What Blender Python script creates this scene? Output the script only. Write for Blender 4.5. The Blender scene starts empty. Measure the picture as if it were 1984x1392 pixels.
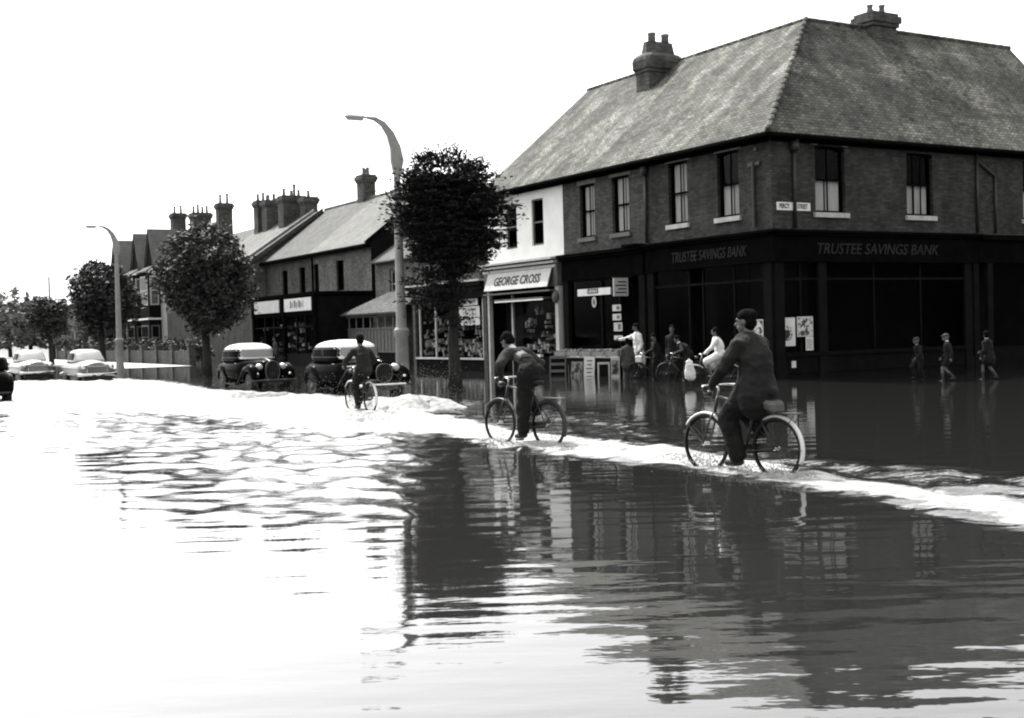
import bpy, bmesh, math, random
import numpy as np
from mathutils import Vector, Matrix
R = math.radians
rnd = random.Random(7)
sc = bpy.context.scene
COL = sc.collection

# ------------------------------------------------------------------ camera
F_PX, CX, CY, ROLL, H = 2395.0, 992.0, 696.0, 0.027, 1.65
PITCH = -math.atan(54 / F_PX)
Fv = Vector((0, math.cos(PITCH), math.sin(PITCH)))
R0 = Vector((1, 0, 0)); U0 = R0.cross(Fv)
Rv = R0 * math.cos(ROLL) - U0 * math.sin(ROLL)
Uv = U0 * math.cos(ROLL) + R0 * math.sin(ROLL)
cd = bpy.data.cameras.new('camera'); cam = bpy.data.objects.new('camera', cd); COL.objects.link(cam)
cam.matrix_world = Matrix(((Rv.x, Uv.x, -Fv.x, 0), (Rv.y, Uv.y, -Fv.y, 0), (Rv.z, Uv.z, -Fv.z, H), (0, 0, 0, 1)))
cd.sensor_width = 36; cd.lens = F_PX / 1984 * 36; cd.clip_end = 3000; cd.clip_start = 0.1
sc.camera = cam
# ------------------------------------------------------------------ light
SUN_AZ, SUN_EL = R(-34), R(54)         # azimuth from +Y towards +X
w = bpy.data.worlds.new('World'); sc.world = w; w.use_nodes = True
nt = w.node_tree; nt.nodes.clear()
sky = nt.nodes.new('ShaderNodeTexSky'); sky.sky_type = 'NISHITA'; sky.sun_disc = False
sky.sun_elevation = SUN_EL; sky.sun_rotation = SUN_AZ; sky.air_density = 1.0; sky.dust_density = 4.0; sky.ozone_density = 1
hs = nt.nodes.new('ShaderNodeHueSaturation'); hs.inputs['Saturation'].default_value = 0.02
bg = nt.nodes.new('ShaderNodeBackground'); bg.inputs[1].default_value = 0.15
wo = nt.nodes.new('ShaderNodeOutputWorld')
nt.links.new(sky.outputs[0], hs.inputs['Color']); nt.links.new(hs.outputs[0], bg.inputs[0]); nt.links.new(bg.outputs[0], wo.inputs[0])
ld = bpy.data.lights.new('sun', 'SUN'); ld.energy = 2.6; ld.angle = R(0.8); ld.color = (1, 0.985, 0.95)
sun = bpy.data.objects.new('sun', ld); COL.objects.link(sun)
sd = Vector((math.sin(SUN_AZ) * math.cos(SUN_EL), math.cos(SUN_AZ) * math.cos(SUN_EL), math.sin(SUN_EL)))
sun.rotation_euler = sd.to_track_quat('Z', 'Y').to_euler()
sc.view_settings.view_transform = 'Standard'; sc.view_settings.look = 'None'
sc.view_settings.exposure = 1.6; sc.view_settings.gamma = 1
sc.render.engine = 'CYCLES'; sc.cycles.max_bounces = 6; sc.cycles.diffuse_bounces = 2; sc.cycles.glossy_bounces = 3
sc.cycles.transparent_max_bounces = 12; sc.cycles.use_denoising = True; sc.cycles.pixel_filter_type = 'BLACKMAN_HARRIS'; sc.cycles.filter_width = 2.1; sc.cycles.caustics_reflective = False; sc.cycles.caustics_refractive = False

# ------------------------------------------------------------------ frames
D1 = Vector((-0.50653232, 0.86222097, 0)); D2 = Vector((0.86222097, 0.50653232, 0))
CORNER = Vector((7.80542634, 36.6461490, 0))
THETA = math.atan2(D1.y, D1.x)          # street frame: x along the row, y out to the road
def S(x, y, z=0): return CORNER + D1 * x - D2 * y + Vector((0, 0, z))
def ray(px, py): return Fv + Rv * ((px - CX) / F_PX) + Uv * ((CY - py) / F_PX)
def gnd(px, py, z=0.0):
    d = ray(px, py); return Vector((0, 0, H)) + d * ((z - H) / d.z)
def to_street(p): q = p - CORNER; return q.dot(D1), -q.dot(D2)

# ------------------------------------------------------------------ mesh helpers
class MB:
    def __init__(s): s.v = []; s.f = []; s.m = []; s.mi = 0
    def add(s, vs, fs):
        o = len(s.v); s.v += [tuple(v) for v in vs]; s.f += [tuple(i + o for i in f) for f in fs]; s.m += [s.mi] * len(fs)
    def box(s, x0, x1, y0, y1, z0, z1):
        x0, x1 = sorted((x0, x1)); y0, y1 = sorted((y0, y1)); z0, z1 = sorted((z0, z1))
        s.add([(x0,y0,z0),(x1,y0,z0),(x1,y1,z0),(x0,y1,z0),(x0,y0,z1),(x1,y0,z1),(x1,y1,z1),(x0,y1,z1)],
              [(0,3,2,1),(4,5,6,7),(0,1,5,4),(1,2,6,5),(2,3,7,6),(3,0,4,7)])
    def poly(s, pts): s.add(pts, [tuple(range(len(pts)))])
    def slab(s, pts, d):
        n = len(pts); d = Vector(d); v = [Vector(p) for p in pts]
        s.add(v + [p + d for p in v], [tuple(range(n))[::-1], tuple(range(n, 2*n))] + [(i, (i+1) % n, n+(i+1) % n, n+i) for i in range(n)])
    def rings(s, rs, caps=True, closed=True):
        n = len(rs[0]); vs = [p for r in rs for p in r]; fs = []
        for i in range(len(rs)-1):
            for j in range(n if closed else n-1):
                k = (j+1) % n; fs.append((i*n+j, i*n+k, (i+1)*n+k, (i+1)*n+j))
        if caps: fs += [tuple(range(n))[::-1], tuple((len(rs)-1)*n + j for j in range(n))]
        s.add(vs, fs)
    def tube(s, pts, r, n=8, caps=True, flat=1.0, side=None):
        pts = [Vector(p) for p in pts]; rs = r if isinstance(r, (list, tuple)) else [r]*len(pts); out = []; pu = None
        for i, p in enumerate(pts):
            t = (pts[min(i+1, len(pts)-1)] - pts[max(i-1, 0)]).normalized()
            ref = Vector(side) if side is not None else (pu if pu is not None else (Vector((0,0,1)) if abs(t.z) < .9 else Vector((1,0,0))))
            a = (ref - t*ref.dot(t)).normalized(); b = t.cross(a); pu = a
            out.append([p + (a*math.cos(q)*rs[i] + b*math.sin(q)*rs[i]*flat) for q in (2*math.pi*k/n for k in range(n))])
        s.rings(out, caps)
    def lathe(s, prof, c=(0,0,0), n=16, axis='z'):
        c = Vector(c); out = []
        for r, h in prof:
            ring = []
            for k in range(n):
                q = 2*math.pi*k/n; a, b = r*math.cos(q), r*math.sin(q)
                ring.append(c + (Vector((a,b,h)) if axis == 'z' else Vector((a,h,b)) if axis == 'y' else Vector((h,a,b))))
            out.append(ring)
        s.rings(out)
    def ell(s, c, rx, ry, rz, M=None, n=12, m=8):
        c = Vector(c); rs = []
        for i in range(1, m):
            t = math.pi*i/m; ring = []
            for k in range(n):
                q = 2*math.pi*k/n
                p = Vector((rx*math.sin(t)*math.cos(q), ry*math.sin(t)*math.sin(q), rz*math.cos(t)))
                ring.append(c + (M @ p if M else p))
            rs.append(ring)
        s.rings(rs)
    def capsule(s, p0, p1, r0, r1, flat=1.0, side=None, n=12):
        p0, p1 = Vector(p0), Vector(p1); t = (p1-p0).normalized()
        pts, rs = [], []
        for q in (80, 55, 28): pts.append(p0 - t*r0*math.sin(R(q))); rs.append(r0*math.cos(R(q)))
        pts += [p0, p1]; rs += [r0, r1]
        for q in (28, 55, 80): pts.append(p1 + t*r1*math.sin(R(q))); rs.append(r1*math.cos(R(q)))
        s.tube(pts, rs, n, True, flat, side)
    def torus(s, c, RR, r, axis='y', n=28, m=8, a0=0, a1=360, ry=None):
        c = Vector(c); full = abs(a1-a0) >= 360; cnt = n if full else n+1; rs = []
        for i in range(cnt):
            q = R(a0 + (a1-a0)*i/n); ring = []
            for k in range(m):
                t = 2*math.pi*k/m; rad = RR + r*math.cos(t); h = (ry or r)*math.sin(t)
                ring.append(c + Vector((rad*math.cos(q), h, rad*math.sin(q))))
            rs.append(ring)
        if full: rs.append(rs[0]); s.rings(rs, False)
        else: s.rings(rs, True)
    def build(s, name, mat, parent=None, smooth=False, bevel=0, auto=False):
        me = bpy.data.meshes.new(name); me.from_pydata(s.v, [], s.f); me.update()
        bm = bmesh.new(); bm.from_mesh(me); bmesh.ops.recalc_face_normals(bm, faces=bm.faces)
        if bevel: bmesh.ops.bevel(bm, geom=[e for e in bm.edges if len(e.link_faces) == 2 and e.calc_face_angle(0) > .6], offset=bevel, segments=1, affect='EDGES')
        bm.to_mesh(me); bm.free()
        mats = mat if isinstance(mat, (list, tuple)) else [mat]
        for m in mats: me.materials.append(m)
        if len(mats) > 1 and not bevel:
            for p, i in zip(me.polygons, s.m): p.material_index = i
        if smooth: me.polygons.foreach_set('use_smooth', [True]*len(me.polygons))
        if auto: me.set_sharp_from_angle(angle=R(35))
        o = bpy.data.objects.new(name, me); COL.objects.link(o); o.parent = parent
        return o
def thing(name, label, cat, loc=(0,0,0), rot=0.0, group=None):
    o = bpy.data.objects.new(name, None); COL.objects.link(o); o.empty_display_size = .2
    o.location = loc; o.rotation_euler = (0, 0, rot); o['label'] = label; o['category'] = cat
    if group: o['group'] = group
    return o
def sthing(name, label, cat, x, y, z=0, group=None, rot=0.0): return thing(name, label, cat, S(x, y, z), THETA+rot, group)
def tag(o, label=None, cat=None, group=None, kind=None):
    for k, v in (('label', label), ('category', cat), ('group', group), ('kind', kind)):
        if v: o[k] = v
    return o
CLOTH = ('dark_hair', 'dark_suit_cloth', 'black_cloth', 'grey_jumper', 'grey_tweed', 'white_cotton')
def organic(mb, name, mat, parent, voxel, smooth=4):
    tmp = mb.build('tmp', mat)
    m = tmp.modifiers.new('r', 'REMESH'); m.mode = 'VOXEL'; m.voxel_size = voxel; m.use_smooth_shade = True
    if mat.name in CLOTH:
        tx = bpy.data.textures.new('folds', 'CLOUDS'); tx.noise_scale = .11; tx.noise_depth = 2
        m3 = tmp.modifiers.new('d', 'DISPLACE'); m3.texture = tx; m3.strength = .038; m3.mid_level = .5
    m2 = tmp.modifiers.new('s', 'SMOOTH'); m2.factor = .5; m2.iterations = smooth
    dg = bpy.context.evaluated_depsgraph_get()
    me = bpy.data.meshes.new_from_object(tmp.evaluated_get(dg)); me.name = name
    bpy.data.objects.remove(tmp)
    if not me.materials: me.materials.append(mat)
    o = bpy.data.objects.new(name, me); COL.objects.link(o); o.parent = parent
    me.polygons.foreach_set('use_smooth', [True]*len(me.polygons))
    return o
def text(s, size, mat, parent, M, name='lettering', shear=0.0, ext=.01, sx=1.0, bold=0.0):
    cu = bpy.data.curves.new('t', 'FONT'); cu.body = s; cu.size = size; cu.shear = shear; cu.extrude = ext
    cu.align_x = 'CENTER'; cu.align_y = 'CENTER'; cu.offset = bold; cu.resolution_u = 3
    t = bpy.data.objects.new('t', cu); COL.objects.link(t)
    dg = bpy.context.evaluated_depsgraph_get(); me = bpy.data.meshes.new_from_object(t.evaluated_get(dg)); bpy.data.objects.remove(t)
    me.name = name; me.transform(M @ Matrix.Diagonal((sx, 1, 1, 1))); me.materials.clear(); me.materials.append(mat)
    o = bpy.data.objects.new(name, me); COL.objects.link(o); o.parent = parent; return o

# ------------------------------------------------------------------ materials (the photograph is black and white)
def base_mat(name, rough=.8, spec=.3):
    m = bpy.data.materials.new(name); m.use_nodes = True; n = m.node_tree; n.nodes.clear()
    o = n.nodes.new('ShaderNodeOutputMaterial'); p = n.nodes.new('ShaderNodeBsdfPrincipled')
    p.inputs['Roughness'].default_value = rough; p.inputs['Specular IOR Level'].default_value = spec
    n.links.new(p.outputs[0], o.inputs[0]); return m, n, p, o
def g3(v): return (v*1.0, v*1.0, v*.97, 1)
def ramp(n, a, b, v0, v1):
    r = n.nodes.new('ShaderNodeValToRGB'); r.color_ramp.elements[0].position = a; r.color_ramp.elements[1].position = b
    r.color_ramp.elements[0].color = g3(v0); r.color_ramp.elements[1].color = g3(v1); return r
def mat(name, v, var=.25, scale=3.0, rough=.8, spec=.3, bump=0.0, bscale=None, metal=0.0, stretch=(1,1,1), detail=6):
    m, n, p, o = base_mat(name, rough, spec)
    tc = n.nodes.new('ShaderNodeTexCoord'); mp = n.nodes.new('ShaderNodeMapping'); mp.inputs['Scale'].default_value = stretch
    nz = n.nodes.new('ShaderNodeTexNoise'); nz.inputs['Scale'].default_value = scale; nz.inputs['Detail'].default_value = detail; nz.inputs['Roughness'].default_value = .62
    r = ramp(n, .3, .7, v*(1-var), v*(1+var))
    n.links.new(tc.outputs['Object'], mp.inputs[0]); n.links.new(mp.outputs[0], nz.inputs[0]); n.links.new(nz.outputs[0], r.inputs[0]); n.links.new(r.outputs[0], p.inputs['Base Color'])
    p.inputs['Metallic'].default_value = metal
    if bump:
        b = n.nodes.new('ShaderNodeBump'); b.inputs['Strength'].default_value = bump; b.inputs['Distance'].default_value = .03
        nz2 = n.nodes.new('ShaderNodeTexNoise'); nz2.inputs['Scale'].default_value = bscale or scale*6; nz2.inputs['Detail'].default_value = 4
        n.links.new(mp.outputs[0], nz2.inputs[0]); n.links.new(nz2.outputs[0], b.inputs['Height']); n.links.new(b.outputs[0], p.inputs['Normal'])
    return m
def brick_mat(name, v, mortar, bw=.225, bh=.075, var=.35, ms=.008, contrast=1.0, bump=.6, slope=False, patch=.5, spots=False, patch_scale=.35):
    m, n, p, o = base_mat(name, .9, .2)
    tc = n.nodes.new('ShaderNodeTexCoord'); sp = n.nodes.new('ShaderNodeSeparateXYZ'); ad = n.nodes.new('ShaderNodeMath'); ad.operation = 'ADD'
    cb = n.nodes.new('ShaderNodeCombineXYZ'); n.links.new(tc.outputs['Object'], sp.inputs[0])
    n.links.new(sp.outputs[0], ad.inputs[0]); n.links.new(sp.outputs[1], ad.inputs[1]); n.links.new(ad.outputs[0], cb.inputs[0]); n.links.new(sp.outputs[2], cb.inputs[1])
    bt = n.nodes.new('ShaderNodeTexBrick'); bt.inputs['Scale'].default_value = 1; bt.inputs['Brick Width'].default_value = bw; bt.inputs['Row Height'].default_value = bh
    bt.inputs['Mortar Size'].default_value = ms; bt.inputs['Mortar Smooth'].default_value = .3; bt.inputs['Bias'].default_value = -.1
    bt.inputs['Color1'].default_value = g3(v*(1-var)); bt.inputs['Color2'].default_value = g3(v*(1+var)); bt.inputs['Mortar'].default_value = g3(mortar)
    n.links.new(cb.outputs[0], bt.inputs[0])
    nz = n.nodes.new('ShaderNodeTexNoise'); nz.inputs['Scale'].default_value = patch_scale*3; nz.inputs['Detail'].default_value = 8; nz.inputs['Roughness'].default_value = .68
    mpp = n.nodes.new('ShaderNodeMapping'); mpp.inputs['Scale'].default_value = (1.3, 1.3, .7); n.links.new(tc.outputs['Object'], mpp.inputs[0]); n.links.new(mpp.outputs[0], nz.inputs[0])
    r = ramp(n, .36, .64, 1-patch, 1+patch); n.links.new(nz.outputs[0], r.inputs[0])
    mx = n.nodes.new('ShaderNodeMix'); mx.data_type = 'RGBA'; mx.blend_type = 'MULTIPLY'; mx.inputs[0].default_value = 1
    n.links.new(bt.outputs[0], mx.inputs[6]); n.links.new(r.outputs[0], mx.inputs[7]); last = mx.outputs[2]
    if spots:
        n2 = n.nodes.new('ShaderNodeTexNoise'); n2.inputs['Scale'].default_value = 2.6; n2.inputs['Detail'].default_value = 3
        mp2 = n.nodes.new('ShaderNodeMapping'); mp2.inputs['Scale'].default_value = (1, 1, 2.2); n.links.new(tc.outputs['Object'], mp2.inputs[0]); n.links.new(mp2.outputs[0], n2.inputs[0])
        r2 = ramp(n, .34, .40, .38, 1.0); n.links.new(n2.outputs[0], r2.inputs[0])
        m2 = n.nodes.new('ShaderNodeMix'); m2.data_type = 'RGBA'; m2.blend_type = 'MULTIPLY'; m2.inputs[0].default_value = 1
        n.links.new(last, m2.inputs[6]); n.links.new(r2.outputs[0], m2.inputs[7]); last = m2.outputs[2]
        n3 = n.nodes.new('ShaderNodeTexNoise'); n3.inputs['Scale'].default_value = 22; n3.inputs['Detail'].default_value = 2
        r3 = ramp(n, .25, .75, .6, 1.4); n.links.new(tc.outputs['Object'], n3.inputs[0]); n.links.new(n3.outputs[0], r3.inputs[0])
        m3 = n.nodes.new('ShaderNodeMix'); m3.data_type = 'RGBA'; m3.blend_type = 'MULTIPLY'; m3.inputs[0].default_value = 1
        n.links.new(last, m3.inputs[6]); n.links.new(r3.outputs[0], m3.inputs[7]); last = m3.outputs[2]
        n4 = n.nodes.new('ShaderNodeTexNoise'); n4.inputs['Scale'].default_value = .55; n4.inputs['Detail'].default_value = 5; n4.inputs['Roughness'].default_value = .45
        mp4 = n.nodes.new('ShaderNodeMapping'); mp4.inputs['Scale'].default_value = (1.5, .35, .35); n.links.new(tc.outputs['Object'], mp4.inputs[0]); n.links.new(mp4.outputs[0], n4.inputs[0])
        r4 = ramp(n, .50, .56, .85, 1.45); n.links.new(n4.outputs[0], r4.inputs[0])
        m4 = n.nodes.new('ShaderNodeMix'); m4.data_type = 'RGBA'; m4.blend_type = 'MULTIPLY'; m4.inputs[0].default_value = 1
        n.links.new(last, m4.inputs[6]); n.links.new(r4.outputs[0], m4.inputs[7]); last = m4.outputs[2]
    n.links.new(last, p.inputs['Base Color'])
    b = n.nodes.new('ShaderNodeBump'); b.inputs['Strength'].default_value = bump; b.inputs['Distance'].default_value = .012
    inv = n.nodes.new('ShaderNodeMath'); inv.operation = 'SUBTRACT'; inv.inputs[0].default_value = 1
    n.links.new(bt.outputs['Fac'], inv.inputs[1]); n.links.new(inv.outputs[0], b.inputs['Height']); n.links.new(b.outputs[0], p.inputs['Normal'])
    return m
def glass_mat(name, tint=.5, refl=1.5):
    m = bpy.data.materials.new(name); m.use_nodes = True; n = m.node_tree; n.nodes.clear()
    o = n.nodes.new('ShaderNodeOutputMaterial'); mx = n.nodes.new('ShaderNodeMixShader'); fr = n.nodes.new('ShaderNodeFresnel'); fr.inputs[0].default_value = refl
    t = n.nodes.new('ShaderNodeBsdfTransparent'); t.inputs[0].default_value = (tint, tint, tint, 1); g = n.nodes.new('ShaderNodeBsdfGlossy'); g.inputs['Roughness'].default_value = .03
    tc = n.nodes.new('ShaderNodeTexCoord'); nz = n.nodes.new('ShaderNodeTexNoise'); nz.inputs['Scale'].default_value = 1.3; b = n.nodes.new('ShaderNodeBump'); b.inputs['Strength'].default_value = .08
    n.links.new(tc.outputs['Object'], nz.inputs[0]); n.links.new(nz.outputs[0], b.inputs['Height']); n.links.new(b.outputs[0], g.inputs['Normal'])
    n.links.new(fr.outputs[0], mx.inputs[0]); n.links.new(t.outputs[0], mx.inputs[1]); n.links.new(g.outputs[0], mx.inputs[2]); n.links.new(mx.outputs[0], o.inputs[0]); return m
def print_mat(name, dark, light, scale=9, thr=.5):
    m, n, p, o = base_mat(name, .8, .2)
    tc = n.nodes.new('ShaderNodeTexCoord'); nz = n.nodes.new('ShaderNodeTexNoise'); nz.inputs['Scale'].default_value = scale; nz.inputs['Detail'].default_value = 3
    r = ramp(n, thr-.04, thr+.04, dark, light); n.links.new(tc.outputs['Object'], nz.inputs[0]); n.links.new(nz.outputs[0], r.inputs[0]); n.links.new(r.outputs[0], p.inputs['Base Color']); return m
M = {}
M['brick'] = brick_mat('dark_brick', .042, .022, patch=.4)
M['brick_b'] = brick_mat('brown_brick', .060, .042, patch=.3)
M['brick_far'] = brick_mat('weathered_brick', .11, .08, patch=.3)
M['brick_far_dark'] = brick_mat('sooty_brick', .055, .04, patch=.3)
M['brick_ch'] = brick_mat('chimney_brick', .075, .05, patch=.3)
M['roof'] = brick_mat('clay_tile_roof', .074, .022, bw=.19, bh=.11, var=.38, ms=.013, bump=1.0, patch=.55, spots=True, patch_scale=.22)
M['roof_far'] = brick_mat('slate_roof', .075, .04, bw=.25, bh=.16, var=.15, ms=.010, patch=.25, patch_scale=.3)
M['roof_light'] = brick_mat('pale_slate_roof', .115, .07, bw=.25, bh=.16, var=.12, ms=.010, patch=.2, patch_scale=.3)
M['white_wall'] = mat('white_painted_render', .75, .1, 1.2, .9, .2, .2, 12)
M['pebble'] = mat('pebbledash', .30, .3, 5, .95, .1, .5, 40)
M['stone'] = mat('pale_stone', .42, .2, 4, .85, .2, .2)
M['stone_mid'] = mat('grey_stone', .16, .25, 4, .85, .2, .2)
M['dkpaint'] = mat('dark_gloss_paint', .0045, .3, 2, .8, .0)
M['dkpaint2'] = mat('dull_dark_paint', .008, .3, 2, .8, .02)
M['midpaint'] = mat('grey_paint', .09, .25, 3, .6, .3)
M['ltpaint'] = mat('cream_paint', .42, .15, 3, .6, .3)
M['white'] = mat('white_paint', .7, .1, 3, .6, .3)
M['letter_dk'] = mat('faded_gilt_lettering', .026, .4, 4, .8, .1)
M['letter_black'] = mat('black_lettering', .03, .2, 8, .7, .2)
M['glass'] = glass_mat('window_glass', .7, 1.10)
M['glassdark'] = glass_mat('shop_glass', .6, 1.06)
M['glassfar'] = glass_mat('far_shop_glass', .6, 1.012)
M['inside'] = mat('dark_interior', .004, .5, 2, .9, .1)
M['curtain'] = mat('net_curtain', .8, .2, 3, .95, .1, stretch=(14, 14, .6))
M['goods'] = print_mat('window_display_goods', .01, .16, 5, .57)
M['goods_light'] = print_mat('pale_display_goods', .04, .7, 5, .5)
M['lintel'] = mat('lintel_stone', .23, .4, 9, .85, .2)
M['boardpic'] = print_mat('board_picture', .03, .22, 5, .48)
M['veg'] = print_mat('vegetables', .03, .22, 16, .5)
M['poster'] = print_mat('printed_poster', .05, .5, 9, .47)
M['paper'] = mat('white_paper', .55, .15, 5, .8, .2)
M['rubber'] = mat('black_rubber', .012, .3, 8, .7, .3)
M['iron'] = mat('black_iron', .02, .3, 5, .5, .4)
M['chrome'] = mat('chrome', .6, .1, 3, .15, .5, metal=1)
M['concrete'] = mat('lamp_concrete', .27, .18, 3, .9, .2, .25, 30)
M['bark'] = mat('bark', .03, .4, 6, .95, .1, .6, 20, stretch=(3, 3, .6))
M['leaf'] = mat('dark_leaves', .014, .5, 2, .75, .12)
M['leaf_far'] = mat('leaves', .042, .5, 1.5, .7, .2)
M['leaf_hazed'] = mat('haze_toned_leaves', .20, .4, 1.0, .8, .1)  # haze and light on the far crowns put into the leaf colour
M['skin'] = mat('skin', .10, .1, 8, .6, .3)
M['hair'] = mat('dark_hair', .005, .4, 30, .9, .03)
M['suit'] = mat('dark_suit_cloth', .016, .3, 5, .9, .15, .5, 16)
M['suit2'] = mat('black_cloth', .010, .3, 5, .9, .15, .5, 16)
M['jumper'] = mat('grey_jumper', .034, .25, 6, .95, .1, .5, 20)
M['coat'] = mat('grey_tweed', .05, .5, 30, .95, .1, .4, 20)
M['shirt'] = mat('white_cotton', .62, .1, 6, .85, .2, .4, 14)
M['road'] = mat('wet_asphalt', .04, .3, 2, .7, .4, .3, 30)
M['pave'] = mat('pavement_slabs', .30, .2, 2, .8, .3, .2)
M['mudwhite'] = mat('white_enamel', .62, .08, 6, .35, .5)
M['bag'] = mat('canvas_bag', .09, .2, 8, .9, .1, .3)
M['carblack'] = mat('black_car_paint', .003, .2, 1, .16, .07)
for k_ in ('carblack',):
    M[k_].node_tree.nodes['Principled BSDF'].inputs['IOR'].default_value = 1.055; M[k_].node_tree.nodes['Principled BSDF'].inputs['Specular IOR Level'].default_value = .5
M['carpale'] = mat('pale_car_roof', .45, .1, 1, .3, .5)  # pale tone for roof and windscreen surround of the black saloons
M['cargrey'] = mat('light_grey_car_paint', .12, .1, 1, .25, .5)
M['cargrey2'] = mat('cream_car_paint', .15, .1, 1, .25, .5)
M['carglass'] = mat('car_glass', .16, .2, 2, .08, .6)
M['carglassdk'] = mat('dark_car_glass', .006, .2, 2, .15, .08)
M['carglassdk'].node_tree.nodes['Principled BSDF'].inputs['IOR'].default_value = 1.03
M['carglassdk'].node_tree.nodes['Principled BSDF'].inputs['Specular IOR Level'].default_value = .5
M['plinth'] = mat('dark_stall_riser', .006, .3, 3, .8, .02)
M['sign'] = mat('signboard', .42, .12, 3, .7, .3)

# ------------------------------------------------------------------ water, ground
def smooth_poly(X, Y, poly, soft):
    P = np.array([[p.x, p.y] for p in poly]); n = len(P); d2 = np.full(X.shape, 1e9); ins = np.zeros(X.shape, bool)
    for i in range(n):
        a, b = P[i], P[(i+1) % n]; ab = b-a; L = (ab**2).sum()+1e-9
        t = np.clip(((X-a[0])*ab[0]+(Y-a[1])*ab[1])/L, 0, 1)
        d2 = np.minimum(d2, (X-a[0]-t*ab[0])**2+(Y-a[1]-t*ab[1])**2)
        c = ((a[1] > Y) != (b[1] > Y)) & (X < (b[0]-a[0])*(Y-a[1])/(b[1]-a[1]+1e-12)+a[0]); ins ^= c
    d = np.sqrt(d2); sd_ = np.where(ins, d, -d)
    sfn = soft if not callable(soft) else soft(X, Y)
    return np.clip(.5+sd_/(2*sfn), 0, 1)
FOAM = [   # outlines of churned water on the flood, level, softness in metres
 ([(560,782),(700,786),(800,796),(900,811),(1030,838),(1130,846),(1220,858),(1330,868),(1420,884),(1560,912),(1700,934),(1925,962),(2100,985),(2100,1052),(1925,1006),(1700,964),(1500,933),(1350,907),(1200,892),(1080,880),(1000,868),(940,862),(850,842),(780,838),(600,836)], 1.0, .35),
 ([(1420,872),(1560,886),(1925,915),(2100,930),(2100,1000),(1925,965),(1700,935),(1560,915)], .44, .25),
 ([(1000,792),(1190,806),(1330,842),(1300,866),(1130,846),(1000,826)], .36, .5),
 ([(-60,738),(60,738),(230,733),(330,738),(420,752),(560,766),(590,762),(800,770),(905,782),(860,800),(840,826),(640,850),(430,812),(200,800),(-60,806)], .74, .6),
 ([(-60,795),(350,790),(620,822),(820,826),(900,850),(780,872),(600,880),(300,872),(-60,860)], .42, 1.0),
 ([(300,850),(640,850),(830,856),(800,930),(660,1000),(430,990),(300,900)], .40, .8),
]
def build_water():
    ys = [-40, -20, -8, -3, 0, 1.5, 2.5] + list(3.0*(90/3.0)**(np.arange(420)/419.0)) + [110, 150, 220, 350, 600]
    ys = np.array(ys); ss = np.linspace(-1, 1, 360)
    Y, Sx = np.meshgrid(ys, ss, indexing='ij'); X = Sx*(np.abs(Y)*.62+3.0)
    X[ys > 100] *= 1.6; X[ys < 1] *= 2.5
    foam = np.zeros(X.shape)
    for pts, lv, soft in FOAM:
        poly = [gnd(px, py) for px, py in pts]
        foam = np.maximum(foam, lv*smooth_poly(X, Y, poly, soft))
    Z = np.zeros(X.shape)
    rs = np.random.RandomState(3)
    for i in range(40):                                     # chop where the water is churned
        a = rs.uniform(-math.pi, math.pi); k = 2*math.pi/rs.uniform(.4, 1.3); ph = rs.uniform(0, 6.3)
        Z += np.sin(k*(X*math.cos(a)+Y*math.sin(a))+ph)*.0040*np.clip(foam*2.2, 0, 1)
    for i in range(36):                                     # long gentle ripples over everything, crests roughly across the view
        a = math.pi/2+rs.normal(0, .24)+.06; lam = .22+.6*rs.uniform(0,1)**2; k = 2*math.pi/lam; ph = rs.uniform(0, 6.3)
        Z += np.sin(k*(X*math.cos(a)+Y*math.sin(a))+ph+.6*np.sin(X*.9+i))*lam*(.00085 if lam < .42 else .00045)*np.clip((Y-2.2)/7, .22 if lam > .42 else .45, 1)*np.clip((45-Y)/20, 0, 1)
    Z += 0.02*np.clip(foam-.6, 0, 1)*np.clip((40-Y)/10, 0, 1)
    nr, nc = X.shape
    vs = np.stack([X, Y, Z], -1).reshape(-1, 3)
    idx = np.arange(nr*nc).reshape(nr, nc)
    fs = np.stack([idx[:-1,:-1], idx[:-1,1:], idx[1:,1:], idx[1:,:-1]], -1).reshape(-1, 4)
    me = bpy.data.meshes.new('flood_water'); me.from_pydata(vs.tolist(), [], fs.tolist()); me.update()
    at = me.attributes.new('foam', 'FLOAT', 'POINT'); at.data.foreach_set('value', foam.reshape(-1).astype(np.float32))
    me.polygons.foreach_set('use_smooth', [True]*len(me.polygons))
    m = bpy.data.materials.new('flood_water'); m.use_nodes = True; n = m.node_tree; n.nodes.clear()
    N = n.nodes.new; L = n.links.new
    def noise(sc_, det, stretch=(1,1,1), rough=.55):
        mp = N('ShaderNodeMapping'); mp.inputs['Scale'].default_value = stretch; L(tc.outputs['Object'], mp.inputs[0])
        z = N('ShaderNodeTexNoise'); z.inputs['Scale'].default_value = sc_; z.inputs['Detail'].default_value = det; z.inputs['Roughness'].default_value = rough; L(mp.outputs[0], z.inputs[0]); return z.outputs[0]
    def math_(op, a, b=None, c=None):
        q = N('ShaderNodeMath'); q.operation = op
        for i, v in enumerate((a, b, c)):
            if v is None: continue
            if hasattr(v, 'links'): L(v, q.inputs[i])
            else: q.inputs[i].default_value = v
        return q.outputs[0]
    tc = N('ShaderNodeTexCoord'); at_ = N('ShaderNodeAttribute'); at_.attribute_name = 'foam'; fo = at_.outputs['Fac']
    h1 = noise(2.6, 3, (.33, 1, 1)); h2 = noise(6.5, 3, (.42, 1, 1)); h3 = noise(11, 4, (.6, 1, 1), .65)
    gust = noise(.22, 2); gust = math_('MULTIPLY_ADD', gust, 2.2, -.55)
    hh = math_('MULTIPLY', h1, .0036); hh = math_('ADD', hh, math_('MULTIPLY', math_('MULTIPLY', h2, .0024), gust))
    hf = math_('MULTIPLY', math_('MULTIPLY', h3, .007), fo); hf2 = math_('MULTIPLY', math_('MULTIPLY', h2, .026), fo)
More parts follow.
